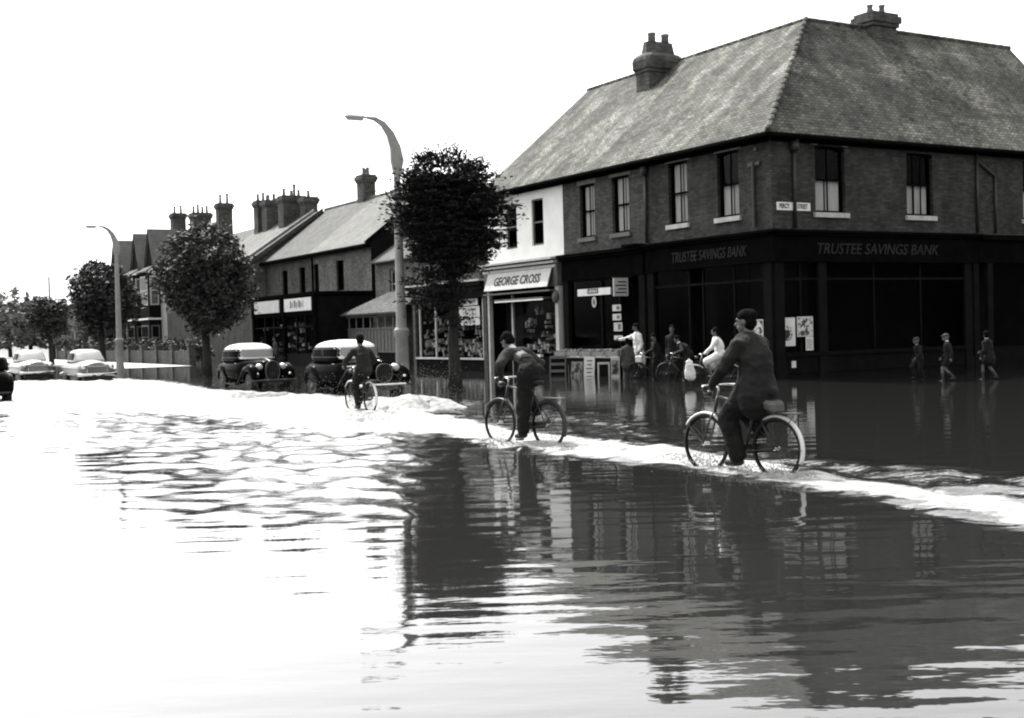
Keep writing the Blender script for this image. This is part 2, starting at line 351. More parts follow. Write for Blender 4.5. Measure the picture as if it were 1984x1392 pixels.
    hh = math_('ADD', hh, math_('ADD', hf, hf2))
    b = N('ShaderNodeBump'); b.inputs['Strength'].default_value = 1; b.inputs['Distance'].default_value = 1; L(hh, b.inputs['Height'])
    p = N('ShaderNodeBsdfPrincipled'); p.inputs['Base Color'].default_value = g3(.014); p.inputs['Roughness'].default_value = .03; p.inputs['IOR'].default_value = 1.68; L(b.outputs[0], p.inputs['Normal'])
    fm = N('ShaderNodeBsdfPrincipled'); fm.inputs['Roughness'].default_value = .6; fm.inputs['Base Color'].default_value = g3(.75)
    f1 = noise(5.5, 8, (.5, 1, 1), .72); f2 = noise(16, 4, (.6, 1, 1), .6); f3 = noise(.7, 3, (.5, 1, 1))
    t = math_('ADD', math_('MULTIPLY', f1, .55), math_('ADD', math_('MULTIPLY', f2, .25), math_('MULTIPLY', f3, .2)))
    thr = math_('SUBTRACT', 1.0, fo); q = math_('SUBTRACT', t, math_('MULTIPLY_ADD', thr, .52, .24))
    q = math_('MULTIPLY', q, 11.0); cl = N('ShaderNodeClamp'); L(q, cl.inputs[0])
    lit = math_('MULTIPLY', cl.outputs[0], math_('GREATER_THAN', fo, .01))
    fn = noise(30, 3); fm.inputs['Specular IOR Level'].default_value = .2; rr = ramp(n, .36, .58, .10, .33); L(noise(7.0, 6, (.5, 1, 1), .7), rr.inputs[0]); L(rr.outputs[0], fm.inputs['Base Color'])
    b2 = N('ShaderNodeBump'); b2.inputs['Distance'].default_value = .05; L(t, b2.inputs['Height']); L(b2.outputs[0], fm.inputs['Normal'])
    mx = N('ShaderNodeMixShader'); L(lit, mx.inputs[0]); L(p.outputs[0], mx.inputs[1]); L(fm.outputs[0], mx.inputs[2])
    o = N('ShaderNodeOutputMaterial'); L(mx.outputs[0], o.inputs[0]); me.materials.append(m)
    ob = bpy.data.objects.new('flood_water', me); COL.objects.link(ob); ob['kind'] = 'structure'
    M['foam'] = bpy.data.materials.new('foam'); M['foam'].use_nodes = True
    pf = M['foam'].node_tree.nodes['Principled BSDF']; pf.inputs['Base Color'].default_value = g3(.3)
    nf = M['foam'].node_tree; z_ = nf.nodes.new('ShaderNodeTexNoise'); z_.inputs['Scale'].default_value = 14; z_.inputs['Detail'].default_value = 6; z_.inputs['Roughness'].default_value = .7
    b_ = nf.nodes.new('ShaderNodeBump'); b_.inputs['Distance'].default_value = .05; tcf = nf.nodes.new('ShaderNodeTexCoord'); nf.links.new(tcf.outputs['Object'], z_.inputs[0]); nf.links.new(z_.outputs[0], b_.inputs['Height']); nf.links.new(b_.outputs[0], pf.inputs['Normal']); rf = ramp(nf, .36, .62, .12, .36); z2 = nf.nodes.new('ShaderNodeTexNoise'); z2.inputs['Scale'].default_value = 6; z2.inputs['Detail'].default_value = 7; z2.inputs['Roughness'].default_value = .7; nf.links.new(tcf.outputs['Object'], z2.inputs[0]); nf.links.new(z2.outputs[0], rf.inputs[0]); nf.links.new(rf.outputs[0], pf.inputs['Base Color']); pf.inputs['Roughness'].default_value = .7
build_water()
mb = MB(); mb.box(-500, 500, -60, 900, -1.2, -.22); tag(mb.build('ground', M['road']), kind='structure')
mb = MB()    # pavement just clear of the water further up the street
mb.slab([S(34, 8.2, -.16), S(140, 8.2, .10), S(140, 3.0, .10), S(34, 3.0, -.16)], (0, 0, .12))
tag(mb.build('pavement', M['pave']), kind='structure')

# ------------------------------------------------------------------ building helpers (street frame)
class Face:
    def __init__(s, o, da, dn): s.o = Vector((o[0], o[1], 0)); s.da = Vector((da[0], da[1], 0)); s.dn = Vector((dn[0], dn[1], 0))
    def p(s, a, n, z): return s.o + s.da*a + s.dn*n + Vector((0, 0, z))
    def box(s, mb, a0, a1, n0, n1, z0, z1):
        p, q = s.p(a0, n0, z0), s.p(a1, n1, z1); mb.box(p.x, q.x, p.y, q.y, p.z, q.z)
    def quad(s, mb, a0, a1, n, z0, z1): mb.poly([s.p(a0, n, z0), s.p(a1, n, z0), s.p(a1, n, z1), s.p(a0, n, z1)])
    def mat4(s, a, n, z):
        # lettering plane: +X reads left to right as seen from outside
        up = Vector((0, 0, 1)); xr = up.cross(s.dn); o = s.p(a, n, z)
        return Matrix(((xr.x, up.x, s.dn.x, o.x), (xr.y, up.y, s.dn.y, o.y), (xr.z, up.z, s.dn.z, o.z), (0, 0, 0, 1)))
def wall(mb, f, a0, a1, z0, z1, holes=(), depth=.16):
    xs = sorted({a0, a1, *[h[0] for h in holes], *[h[1] for h in holes]}); zs = sorted({z0, z1, *[h[2] for h in holes], *[h[3] for h in holes]})
    for i in range(len(xs)-1):
        for j in range(len(zs)-1):
            cx, cz = (xs[i]+xs[i+1])/2, (zs[j]+zs[j+1])/2
            if any(h[0] < cx < h[1] and h[2] < cz < h[3] for h in holes): continue
            f.quad(mb, xs[i], xs[i+1], 0, zs[j], zs[j+1])
    for h in holes:
        for (u0, v0, u1, v1) in ((h[0],h[2],h[0],h[3]), (h[1],h[2],h[1],h[3]), (h[0],h[2],h[1],h[2]), (h[0],h[3],h[1],h[3])):
            mb.poly([f.p(u0, 0, v0), f.p(u1, 0, v1), f.p(u1, -depth, v1), f.p(u0, -depth, v0)])
def sash(parent, f, a0, a1, z0, z1, paint='dkpaint', curtain='lower', sill='stone', lintel=None, bars=1, depth=.14, arch=True, sideln=.1):
    mb = MB(); t = .055; n0, n1 = -depth-.03, -depth+.03
    f.box(mb, a0, a0+t, n0, n1, z0, z1); f.box(mb, a1-t, a1, n0, n1, z0, z1); f.box(mb, a0+t, a1-t, n0, n1, z0, z0+t+.02); f.box(mb, a0+t, a1-t, n0, n1, z1-t, z1)
    zm = (z0+z1)/2; f.box(mb, a0+t, a1-t, n0-.01, n1+.01, zm-.03, zm+.03)
    for k in range(1, bars+1):
        am = a0+t+(a1-a0-2*t)*k/(bars+1); f.box(mb, am-.014, am+.014, n0+.01, n1-.01, z0+t+.02, zm-.03); f.box(mb, am-.014, am+.014, n0+.01, n1-.01, zm+.03, z1-t)
    if arch:      # shallow curved head of the opening
        pts = [f.p(a0, -.02, z1+.004)]; n = 8
        for k in range(n+1):
            u = k/n; pts.append(f.p(a0+(a1-a0)*u, -.02, z1-.13+.13*math.sin(math.pi*u)))
        pts.append(f.p(a1, -.02, z1+.004)); mb.slab(pts, f.dn*-.05)
    fr = mb.build('window', M[paint], parent)
    g = MB(); f.quad(g, a0+t, a1-t, -depth-.005, z0+t+.02, z1-t); g.build('pane', M['glass'] if curtain else M['glassfar'], fr)
    if curtain:
        c = MB(); zt = zm if curtain == 'lower' else z1-t
        spans = ((a0+t, a0+(a1-a0)*.44), (a0+(a1-a0)*.5, a1-t)) if curtain != 'sides' else ((a0+t, a0+(a1-a0)*.32), (a0+(a1-a0)*.72, a1-t))
        for s0, s1 in spans:
            N = 18; top, bot = [], []
            for k in range(N+1):
                u = s0+(s1-s0)*k/N; d = -depth-.10+.03*math.sin(k*1.9); top.append(f.p(u, d, zt)); bot.append(f.p(u+(.02 if curtain != 'lower' else 0)*math.sin(k), d, z0+t))
            c.rings([bot, top], False, False)
        c.build('curtain', M['curtain'], fr)
    if sill: s_ = MB(); f.box(s_, a0-sideln, a1+sideln, -depth+.03, .09, z0-.15, z0-.003); s_.build('sill', M[sill], fr)
    if lintel:
        l_ = MB(); f.box(l_, a0-.13, a1+.13, -.01, .022, z1+.01, z1+.24); l_.build('lintel', M[lintel], fr)
    return fr
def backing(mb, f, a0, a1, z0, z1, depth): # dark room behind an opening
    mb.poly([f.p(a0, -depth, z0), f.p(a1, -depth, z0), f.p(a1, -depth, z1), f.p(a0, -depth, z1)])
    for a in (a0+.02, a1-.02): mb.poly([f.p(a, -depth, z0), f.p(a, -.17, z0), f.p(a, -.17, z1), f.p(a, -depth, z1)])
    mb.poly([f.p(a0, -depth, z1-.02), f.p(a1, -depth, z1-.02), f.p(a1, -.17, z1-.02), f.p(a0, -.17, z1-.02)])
def chimney(parent, x0, x1, y0, y1, z0, z1, pots, m='brick_ch', potrow='y', name='chimney', pot_h=.45):
    mb = MB(); mb.box(x0, x1, y0, y1, z0, z1-.5); mb.box(x0-.07, x1+.07, y0-.07, y1+.07, z1-.5, z1-.36); mb.box(x0-.13, x1+.13, y0-.13, y1+.13, z1-.36, z1-.12); mb.box(x0-.05, x1+.05, y0-.05, y1+.05, z1-.12, z1)
    mb.mi = 0; c = mb.build(name, M[m], parent)
    for k in range(pots):
        u = (k+.5)/pots; hh = pot_h*(1, .85, 1.1, .9)[k % 4]; r = .11
        px, py = (x0+(x1-x0)*u, (y0+y1)/2) if potrow == 'x' else ((x0+x1)/2, y0+(y1-y0)*u)
        q = MB(); q.lathe([(r*1.15, 0), (r*1.1, .06), (r*.85, hh*.8), (r*1.1, hh*.85), (r*1.1, hh), (r*.8, hh), (r*.75, hh*.7)], (px, py, z1-.02), 10)
        q.build('chimney_pot', M['stone_mid'], c, smooth=True)
    return c
def roof_slab(parent, pts, m, name='roof', th=.09):
    mb = MB(); mb.slab(pts, (0, 0, th)); return mb.build(name, M[m], parent)
FL = lambda x=0, y=0: Face((x, y), (1, 0), (0, 1))       # faces the road, a runs along the row (away from us)
FR = lambda x=0, y=0: Face((x, y), (0, -1), (-1, 0))     # faces the side street, a runs away from the corner
RZ, EZ = 12.03, 7.22
# ---------------- corner building with the bank
bank = sthing('bank_building', 'dark brick corner building with a hipped tiled roof over the ground floor bank', 'building', 0, 0)
fl, fr_ = FL(), FR()
HL = [(1.45, 2.45, 5.0, 7.02), (3.95, 4.92, 5.0, 7.02)]
HR = [(1.76, 3.0, 5.0, 7.02), (5.72, 6.92, 5.0, 7.0)]
mb = MB(); wall(mb, fl, 0, 6.1, 4.45, 7.5, HL); wall(mb, fr_, 0, 8.9, 4.45, 7.5, HR)
mb.build('wall', M['brick'], bank)
mb = MB(); backing(mb, fl, .3, 6.0, 4.4, 7.4, 1.2); backing(mb, fr_, .3, 8.8, 4.4, 7.4, 1.2); mb.build('room', M['inside'], bank)
sash(bank, fl, *HL[0], curtain='lower', sill='stone', lintel='lintel'); sash(bank, fl, *HL[1], curtain='full', sill='stone', lintel='lintel')
sash(bank, fr_, *HR[0], curtain='lower', sill='stone', lintel=None, bars=1); sash(bank, fr_, *HR[1], curtain='lower', sill='stone', bars=2)
for f, a0, a1 in ((fr_, 1.62, 1.86), (fr_, 2.9, 3.14)):
    mb = MB(); f.box(mb, a0+.0, a1, -.01, .02, 7.03, 7.27); mb.build('lintel', M['stone_mid'], bank)
# roof of the bank part
roof_slab(bank, [(-.25, .34, EZ), (6.1, .34, EZ), (6.1, -5.4, RZ), (4, -5.4, RZ)], 'roof')
roof_slab(bank, [(-.25, .34, EZ), (4, -5.4, RZ), (4, -8.9, RZ), (-.25, -8.9, EZ)], 'roof')
roof_slab(bank, [(4, -5.4, RZ), (6.1, -5.4, RZ), (6.1, -11, 7.4), (4+4, -11, 7.4)], 'roof')
mb = MB()
def ridge(mb, p, q, r=.10):
    p, q = Vector(p), Vector(q); n = max(2, int((q-p).length/.42))
    for k in range(n):
        a, b = p+(q-p)*(k/n), p+(q-p)*((k+1)/n)
        mb.tube([a, b+(b-a)*.06], [r*.93, r*1.08], 8)
ridge(mb, (4, -5.4, RZ+.06), (6.1, -5.4, RZ+.06)); ridge(mb, (-.25, .34, EZ+.09), (4, -5.4, RZ+.09), .095); ridge(mb, (4, -5.4, RZ+.06), (4, -8.9, RZ+.06))
mb.build('ridge_tiles', M['roof'], bank, smooth=True)
mb = MB()   # eaves: soffit board, fascia, gutter
for f, a0, a1, ov in ((fl, -.30, 6.1, .34), (fr_, -.34, 8.9, .25)):
    f.box(mb, a0+.36, a1, .004, ov+.02, EZ-.10, EZ-.02); f.box(mb, a0+.36, a1, .006, .06, EZ-.15, EZ-.10)
    mb.tube([f.p(a0, ov+.07, EZ-.02), f.p(a1, ov+.07, EZ-.02)], .075, 8)
mb.build('gutter', M['dkpaint'], bank)
mb = MB(); mb.tube([(-.07, -.85, EZ-.1), (-.07, -.85, 4.5)], .055, 8); mb.tube([(-.25, -.85, EZ-.05), (-.07, -.85, EZ-.3)], .05, 8); mb.lathe([(.03, 0), (.13, .0), (.15, .28), (.03, .28)], (-.1, -.85, EZ-.42), 8)
mb.build('downpipe', M['iron'], bank, smooth=True)
mb = MB(); mb.tube([(6.1, .07, EZ-.1), (6.1, .07, 4.5)], .055, 8); mb.lathe([(.03, 0), (.13, .0), (.15, .28), (.03, .28)], (6.1, .1, EZ-.42), 8); mb.build('downpipe', M['iron'], bank, smooth=True)
mb = MB(); mb.tube([(.72, .06, 6.55), (.72, .06, 4.6)], .05, 8); mb.box(.45, .98, .0, .06, 6.42, 6.52); mb.box(.55, .66, .0, .07, 6.85, 6.95); mb.build('downpipe', M['iron'], bank)
# shopfront of the bank
def frontbox(mb, f, a0, a1, n0, n1, z0, z1): f.box(mb, a0, a1, n0, n1, z0, z1)
shop = MB()
for f, a0, a1 in ((fl, -.14, 6.1), (fr_, -.14, 8.9)):
    f.box(shop, a0+.14+.001, a1, .0, .14, 3.55, 4.36)
    f.box(shop, a0-.12+.14, a1, .0, .32, 4.36, 4.44); f.box(shop, a0-.04+.14, a1, .0, .24, 4.28, 4.357); f.box(shop, a0+.14, a1, .0, .18, 3.49, 3.547)
shop.box(-.139, .0, .001, .139, 3.49, 4.357); f = fl; f.box(shop, -.318, .0195, .001, .3185, 4.362, 4.438)
shop.build('fascia', M['dkpaint'], bank)
mb = MB()
for f, ps in ((fl, (0.0, 5.75)), (fr_, (0.001, 2.05-.33, 8.28))):
    for a in ps: mb = MB(); f.box(mb, a, a+.33, -.02, .10, .421, 3.49); f.box(mb, a-.03, a+.36, -.02, .13, -.2, .42); mb.build('pilaster', M['dkpaint2'], bank)
mb = MB(); fr_.box(mb, 8.66, 8.9, -.02, .14, -.2, 3.49); mb.build('pilaster', M['dkpaint2'], bank)
mb = MB()
fl.box(mb, .33, 3.2, -.02, .06, -.22, .72); fl.box(mb, .36, 3.2, .0, .12, .72, .79); fr_.box(mb, .34, 8.28, -.02, .06, -.22, .66); fr_.box(mb, .34, 8.28, -.01, .13, .66, .78); fr_.box(mb, .34, 8.28, -.01, .09, .16, .22)
fl.box(mb, 3.9, 5.75, -.02, .06, -.22, .72); mb.build('stall_riser', M['plinth'], bank)
mb = MB()
for f, ps in ((fl, (.33, 1.7, 3.2, 3.9)), (fr_, (1.0, 4.1, 6.2))):
    for a in ps: f.box(mb, a, a+.06, -.03, .04, .79, 3.49)
for f, a0, a1 in ((fl, .33, 5.75), (fr_, .33, 8.28)): f.box(mb, a0, a1, -.025, .035, 2.95, 3.02)
mb.build('window_frame', M['midpaint'] if False else M['dkpaint2'], bank)
mb = MB(); fl.quad(mb, .33, 3.2, 0, .75, 3.49); fl.quad(mb, 3.9, 5.75, 0, .75, 3.49); fr_.quad(mb, .33, 8.28, 0, .75, 3.49); mb.build('shop_window', M['glassdark'], bank)
mb = MB(); fl.quad(mb, 3.25, 3.88, -.55, -.2, 3.0); mb.build('door', M['dkpaint2'], bank)
mb = MB(); backing(mb, fl, .0, 6.1, -.2, 3.6, 1.4); backing(mb, fr_, .3, 8.9, -.2, 3.6, 1.4); mb.build('shop_interior', M['inside'], bank)
text('TRUSTEE SAVINGS BANK', .47, M['letter_dk'], bank, fl.mat4(2.85, .15, 3.88), shear=.25, sx=.70)
text('TRUSTEE SAVINGS BANK', .47, M['letter_dk'], bank, fr_.mat4(4.25, .15, 3.88), shear=.25, sx=1.02)
def poster(f, a0, a1, z0, z1, label, cat='poster', m='poster', design=None, n=.03):
    t = sthing('window_poster', label, cat, 0, 0)
    mb = MB(); f.box(mb, a0, a1, n, n+.012, z0, z1); o = mb.build('sheet', M['paper'], t)
    w_, h_ = a1-a0, z1-z0; k = MB(); n2 = n+.014
    if design == 'oval':
        k.poly([f.p((a0+a1)/2+math.cos(q)*w_*.33, n2, z0+h_*.45+math.sin(q)*h_*.27) for q in np.linspace(0, 2*math.pi, 20)[:-1]]); k.build('picture', M['poster'], t)
        k = MB(); k.poly([f.p((a0+a1)/2+math.cos(q)*w_*.2, n2+.003, z0+h_*.42+math.sin(q)*h_*.17) for q in np.linspace(0, 2*math.pi, 7)[:-1]]); k.build('figure', M['letter_black'], t)
    elif design == 'print': f.box(k, a0+.05*w_, a1-.05*w_, n2, n2+.002, z0+.05*h_, z1-.05*h_); k.build('picture', M['poster'], t)
    elif design == 'lines':
        for q in range(6): f.box(k, a0+w_*.15, a1-w_*(.15+.1*(q % 2)), n2, n2+.002, z0+h_*(.15+.12*q), z0+h_*(.19+.12*q))
        k.build('printing', M['letter_black'], t)
    elif design == 'dark': f.box(k, a0+w_*.2, a1-w_*.28, n2, n2+.002, z0+.1*h_, z0+.42*h_); f.box(k, a0+w_*.15, a1-w_*.2, n2, n2+.002, z0+.5*h_, z0+.9*h_); k.build('picture', M['poster'], t)
    return t
poster(fr_, .12, .78, .98, 1.83, 'pale poster with a dark oval picture, left of the two in the bank window', design='oval')
poster(fr_, .86, 1.5, 1.25, 1.85, 'square printed picture poster, right of the oval one in the bank window', design='print')
poster(fr_, 1.2, 1.5, .83, 1.24, 'narrow white notice below the square picture poster', 'notice', design='lines')
poster(fl, .45, .95, 1.2, 1.8, 'grey printed poster behind the head of the nearest cyclist', design='print')
poster(fr_, .58, .75, .33, .53, 'small square white notice on the base of the bank wall', 'notice', design=None, n=.065)
sg = sthing('street_sign', 'white street name plate fixed behind the downpipe on the corner', 'sign', 0, 0)
mb = MB(); fr_.box(mb, .18, 1.52, .0, .02, 5.03, 5.27); mb.build('plate', M['white'], sg)
text('PERCY', .19, M['letter_black'], sg, fr_.mat4(.47, .022, 5.15), ext=.003, sx=.72, bold=.006); text('STREET', .19, M['letter_black'], sg, fr_.mat4(1.2, .022, 5.15), ext=.003, sx=.66, bold=.006)

# ---------------- next shop round the corner
side = sthing('side_street_shop', 'brick shop past the double pilaster at the right edge, under the same roof', 'building', 0, 0)
mb = MB(); wall(mb, fr_, 8.9, 16, 4.45, 7.5, [(11.4, 12.5, 5, 7)]); mb.build('wall', M['brick'], side)
sash(side, fr_, 11.4, 12.5, 5, 7, curtain='lower')
roof_slab(side, [(-.25, -8.9, EZ), (4, -8.9, RZ), (4, -16, RZ), (-.25, -16, EZ)], 'roof')
mb = MB(); ridge(mb, (4, -8.9, RZ+.06), (4, -16, RZ+.06)); mb.build('ridge_tiles', M['roof'], side, smooth=True)
mb = MB(); fr_.box(mb, 8.9, 16, .004, .27, EZ-.10, EZ-.02); mb.tube([fr_.p(8.9, .32, EZ-.02), fr_.p(16, .32, EZ-.02)], .075, 8); fr_.box(mb, 8.9, 16, 0, .06, EZ-.15, EZ-.1); mb.build('gutter', M['dkpaint'], side)
mb = MB(); fr_.box(mb, 8.9, 16, 0, .16, 3.5, 4.25); fr_.box(mb, 8.9, 16, 0, .34, 4.25, 4.4); mb.build('fascia', M['dkpaint'], side)
mb = MB(); fr_.box(mb, 9.35, 9.6, -.02, .14, -.2, 3.5); mb.build('pilaster', M['dkpaint2'], side); mb = MB(); fr_.box(mb, 15.6, 16, -.02, .14, -.2, 3.5); mb.build('pilaster', M['dkpaint2'], side)
mb = MB(); fr_.box(mb, 9.6, 15.6, -.02, .06, -.2, .7); mb.build('stall_riser', M['plinth'], side)
mb = MB(); fr_.quad(mb, 9.6, 15.6, 0, .7, 3.5); mb.build('shop_window', M['glassdark'], side)
mb = MB(); backing(mb, fr_, 8.9, 16, -.2, 7.4, 1.3); mb.build('shop_interior', M['inside'], side)
mb = MB(); mb.tube([(-.06, -9.0, EZ-.1), (-.06, -9.0, 4.5)], .05, 8); mb.tube([(-.06, -9.9, 6.4), (-.06, -9.9, 4.5)], .045, 8); mb.tube([(-.06, -9.0, 6.9), (-.06, -9.9, 6.4)], .04, 8); mb.build('downpipe', M['iron'], side, smooth=True)
chimney(side, 3.6, 4.4, -9.4, -8.2, 11.2, 12.62, 2, pot_h=.4)

# ---------------- greengrocer's
gro = sthing('grocery_shop', 'dark brick building with a black shopfront between the bank and the white house', 'building', 0, 0)
HG = [(7.15, 8.15, 4.98, 6.95), (9.25, 10.2, 4.98, 6.9)]
mb = MB(); wall(mb, fl, 6.1, 11.35, 4.45, 7.5, HG); mb.build('wall', M['brick_b'], gro)
for h in HG: sash(gro, fl, *h, curtain='full', sill='midpaint', lintel='stone_mid')
mb = MB(); backing(mb, fl, 6.1, 11.3, 4.4, 7.4, 1.2); backing(mb, fl, 6.1, 11.3, -.2, 3.5, 1.6); mb.build('shop_interior', M['inside'], gro)
roof_slab(gro, [(6.1, .34, EZ), (11.35, .34, EZ), (11.35, -5.4, RZ), (6.1, -5.4, RZ)], 'roof')
roof_slab(gro, [(6.1, -5.4, RZ), (11.35, -5.4, RZ), (11.35, -11, 7.4), (6.1, -11, 7.4)], 'roof')
mb = MB(); ridge(mb, (6.1, -5.4, RZ+.06), (11.35, -5.4, RZ+.06)); mb.build('ridge_tiles', M['roof'], gro, smooth=True)
mb = MB(); fl.box(mb, 6.1, 11.35, .004, .36, EZ-.10, EZ-.02); fl.box(mb, 6.1, 11.35, .006, .06, EZ-.15, EZ-.10); mb.tube([fl.p(6.1, .41, EZ-.02), fl.p(11.35, .41, EZ-.02)], .075, 8); mb.build('gutter', M['dkpaint'], gro)
mb = MB(); fl.box(mb, 6.25, 11.3, 0, .16, 3.45, 4.3); fl.box(mb, 6.2, 11.32, 0, .4, 4.3, 4.42); fl.box(mb, 6.2, 11.32, 0, .28, 4.2, 4.297); fl.box(mb, 6.25, 7.0, 0, .5, 4.42, 4.5); mb.build('fascia', M['dkpaint'], gro)
for a in (6.2, 10.95): mb = MB(); fl.box(mb, a, a+.33, -.02, .14, -.2, 3.45); mb.build('pilaster', M['dkpaint2'], gro)
mb = MB()
for a in (7.75, 8.85): fl.box(mb, a, a+.07, -.03, .06, .6, 3.45)
fl.box(mb, 7.82, 10.95, -.03, .05, 3.38, 3.45); mb.build('window_frame', M['dkpaint2'], gro)
mb = MB(); fl.box(mb, 7.78, 10.95, -.02, .05, -.2, .62); mb.build('stall_riser', M['plinth'], gro)
mb = MB(); fl.quad(mb, 7.8, 10.95, 0, .62, 3.45); mb.build('shop_window', M['glassdark'], gro)
mb = MB(); fl.quad(mb, 6.55, 7.72, -1.0, -.2, 3.3); mb.build('door', M['dkpaint2'], gro)
mb = MB(); fl.box(mb, 8.3, 10.4, .03, .07, 2.86, 3.11); a = mb.build('window_sign', M['white'], gro)
k = MB(); fl.box(k, 9.05, 9.75, .071, .075, 2.92, 3.10); k.build('lettering_panel', M['midpaint'], a)
k = MB()
for q in range(5): fl.box(k, 9.12+q*.12, 9.17+q*.12+.03*(q % 2), .076, .08, 2.96, 3.07-.03*(q % 3 == 1))
k.build('lettering', M['paper'], a)
mb = MB(); mb.poly([fl.p(9.35+.15*math.cos(q), .06, 2.62+.20*math.sin(q)) for q in np.linspace(0, 2*math.pi, 20)[:-1]]); mb.build('badge', M['sign'], gro)
mb = MB(); mb.poly([fl.p(9.35+.07*math.cos(q), .066, 2.62+.11*math.sin(q)) for q in np.linspace(0, 2*math.pi, 14)[:-1]]); mb.build('badge_mark', M['midpaint'], gro)
hang = sthing('hanging_sign', 'white square projecting sign beside the grocery doorway', 'sign', 7.0, .1, 2.75)
mb = MB(); mb.box(-.03, .03, .15, .75, 0, .62); mb.build('panel', M['sign'], hang)
mb = MB(); mb.box(-.015, .015, -.1, .8, .64, .67); mb.tube([(0, -.1, .3), (0, .3, .66)], .012, 6); mb.build('bracket', M['iron'], hang)
mb = MB()
for q in range(4): mb.box(-.034, -.031, .22, .68-.1*(q % 2), .1+.12*q, .15+.12*q)
mb.build('printing', M['letter_black'], hang)
for i, (z0, z1, dn, lb) in enumerate(((2.25, 2.47, .3, 'top printed card in the column beside the grocery doorway'), (1.93, 2.15, .3, 'second printed card down beside the grocery doorway'), (1.55, 1.85, .26, 'third printed card down, above the shopkeeper\'s arm'), (1.25, 1.4, .26, 'lowest thin card beside the grocery doorway'))):
    c = sthing('price_card', lb, 'card', 0, 0, group='cards beside the grocery doorway')
    mb = MB(); fl.box(mb, 7.35, 7.85, dn, dn+.015, z0, z1); mb.build('sheet', M['sign'], c)
    k = MB(); fl.box(k, 7.42, 7.6, dn+.016, dn+.019, z0+.05, z1-.05); k.build('printing', M['midpaint'], c)

def round_stack(parent, x0, x1, y0, y1, z0):
    cx, cy, hx, hy = (x0+x1)/2, (y0+y1)/2, (x1-x0)/2, (y1-y0)/2
    def ring(g, z, c): ax, ay = hx+g, hy+g; return [(cx+sx*(ax-(c if k else 0)), cy+sy*(ay-(0 if k else c)), z) for sx, sy, k in ((1, -1, 1), (1, -1, 0), (1, 1, 0), (1, 1, 1), (-1, 1, 1), (-1, 1, 0), (-1, -1, 0), (-1, -1, 1))]
    mb = MB(); mb.rings([ring(*a) for a in ((0, z0, .02), (0, 11.55, .02), (.05, 11.6, .04), (.05, 11.68, .04), (.12, 11.74, .08), (.14, 12.05, .10), (.12, 12.18, .14), (.02, 12.3, .16), (-.10, 12.36, .16), (-.16, 12.75, .16), (-.16, 12.8, .16))])
    c = mb.build('chimney', M['brick_ch'], parent)
    for y in (cy-.35, cy+.3): q = MB(); q.lathe([(.16, 0), (.15, .3), (.17, .33), (.17, .4), (.12, .4), (.11, .3)], (cx, y, 12.78), 12); q.build('chimney_pot', M['stone_mid'], c, smooth=True)
round_stack(gro, 11.0, 11.85, -5.5, -3.9, 9.6)
# ---------------- white house with the signboard shop
wh = sthing('white_painted_shop', 'white painted upper floor over a shop with a pale lettered signboard', 'building', 0, 0)
HW = [(12.75, 13.6, 4.95, 6.75), (14.75, 15.6, 4.95, 6.7)]
mb = MB(); wall(mb, fl, 11.35, 17.15, 4.45, 7.5, HW); mb.build('wall', M['white_wall'], wh)
for h in HW: sash(wh, fl, *h, paint='midpaint', curtain=None, sill=None, bars=0, depth=.09)
mb = MB(); backing(mb, fl, 11.4, 17.1, 4.4, 7.4, 1.2); backing(mb, fl, 11.4, 17.1, -.2, 3.5, 1.6); mb.build('shop_interior', M['inside'], wh)
roof_slab(wh, [(11.35, .34, EZ), (17.35, .34, EZ), (17.35, -5.4, RZ), (11.35, -5.4, RZ)], 'roof')
roof_slab(wh, [(11.35, -5.4, RZ), (17.35, -5.4, RZ), (17.35, -11, 7.4), (11.35, -11, 7.4)], 'roof')
mb = MB(); ridge(mb, (11.35, -5.4, RZ+.06), (17.35, -5.4, RZ+.06)); mb.build('ridge_tiles', M['roof'], wh, smooth=True)
mb = MB(); fl.box(mb, 11.35, 17.3, .004, .36, EZ-.10, EZ-.02); fl.box(mb, 11.35, 17.3, .006, .06, EZ-.15, EZ-.10); mb.tube([fl.p(11.35, .41, EZ-.02), fl.p(17.3, .41, EZ-.02)], .075, 8); mb.build('gutter', M['dkpaint'], wh)
mb = MB(); mb.poly([(17.15, 0, -.2), (17.15, -11, -.2), (17.15, -11, 7.4), (17.15, -5.4, 12.0), (17.15, 0, 7.4)]); mb.build('gable_wall', M['brick_b'], wh)
mb = MB(); fl.box(mb, 11.5, 17.1, 0, .52, 4.32, 4.4); fl.box(mb, 11.5, 17.1, 0, .42, 4.18, 4.26); fl.box(mb, 11.55, 17.1, 0, .3, 4.02, 4.12); mb.build('cornice', M['ltpaint'], wh)
mb = MB(); fl.box(mb, 11.5, 17.1, 0, .25, 3.3, 4.32-.006); mb.build('fascia', M['midpaint'], wh)
mb = MB(); mb.slab([fl.p(11.75, .30, 4.0), fl.p(16.6, .30, 4.0), fl.p(16.6, .52, 3.3), fl.p(11.75, .52, 3.3)], (0, .03, 0)); sb = mb.build('signboard', M['sign'], wh)
text('GEORGE CROSS', .50, M['letter_black'], sb, fl.mat4(14.15, .452, 3.63) @ Matrix.Rotation(R(-17.4), 4, 'X'), ext=.006, sx=.98, bold=.012)
mb = MB(); fl.box(mb, 11.6, 16.7, .1, .55, 3.12, 3.18); fl.box(mb, 12.0, 15.7, .0, .6, 2.85, 2.92); mb.build('blind_box', M['midpaint'], wh)
mb = MB(); fl.box(mb, 12.0, 15.65, .56, .60, 2.80, 2.86); mb.build('blind_rail', M['white'], wh)
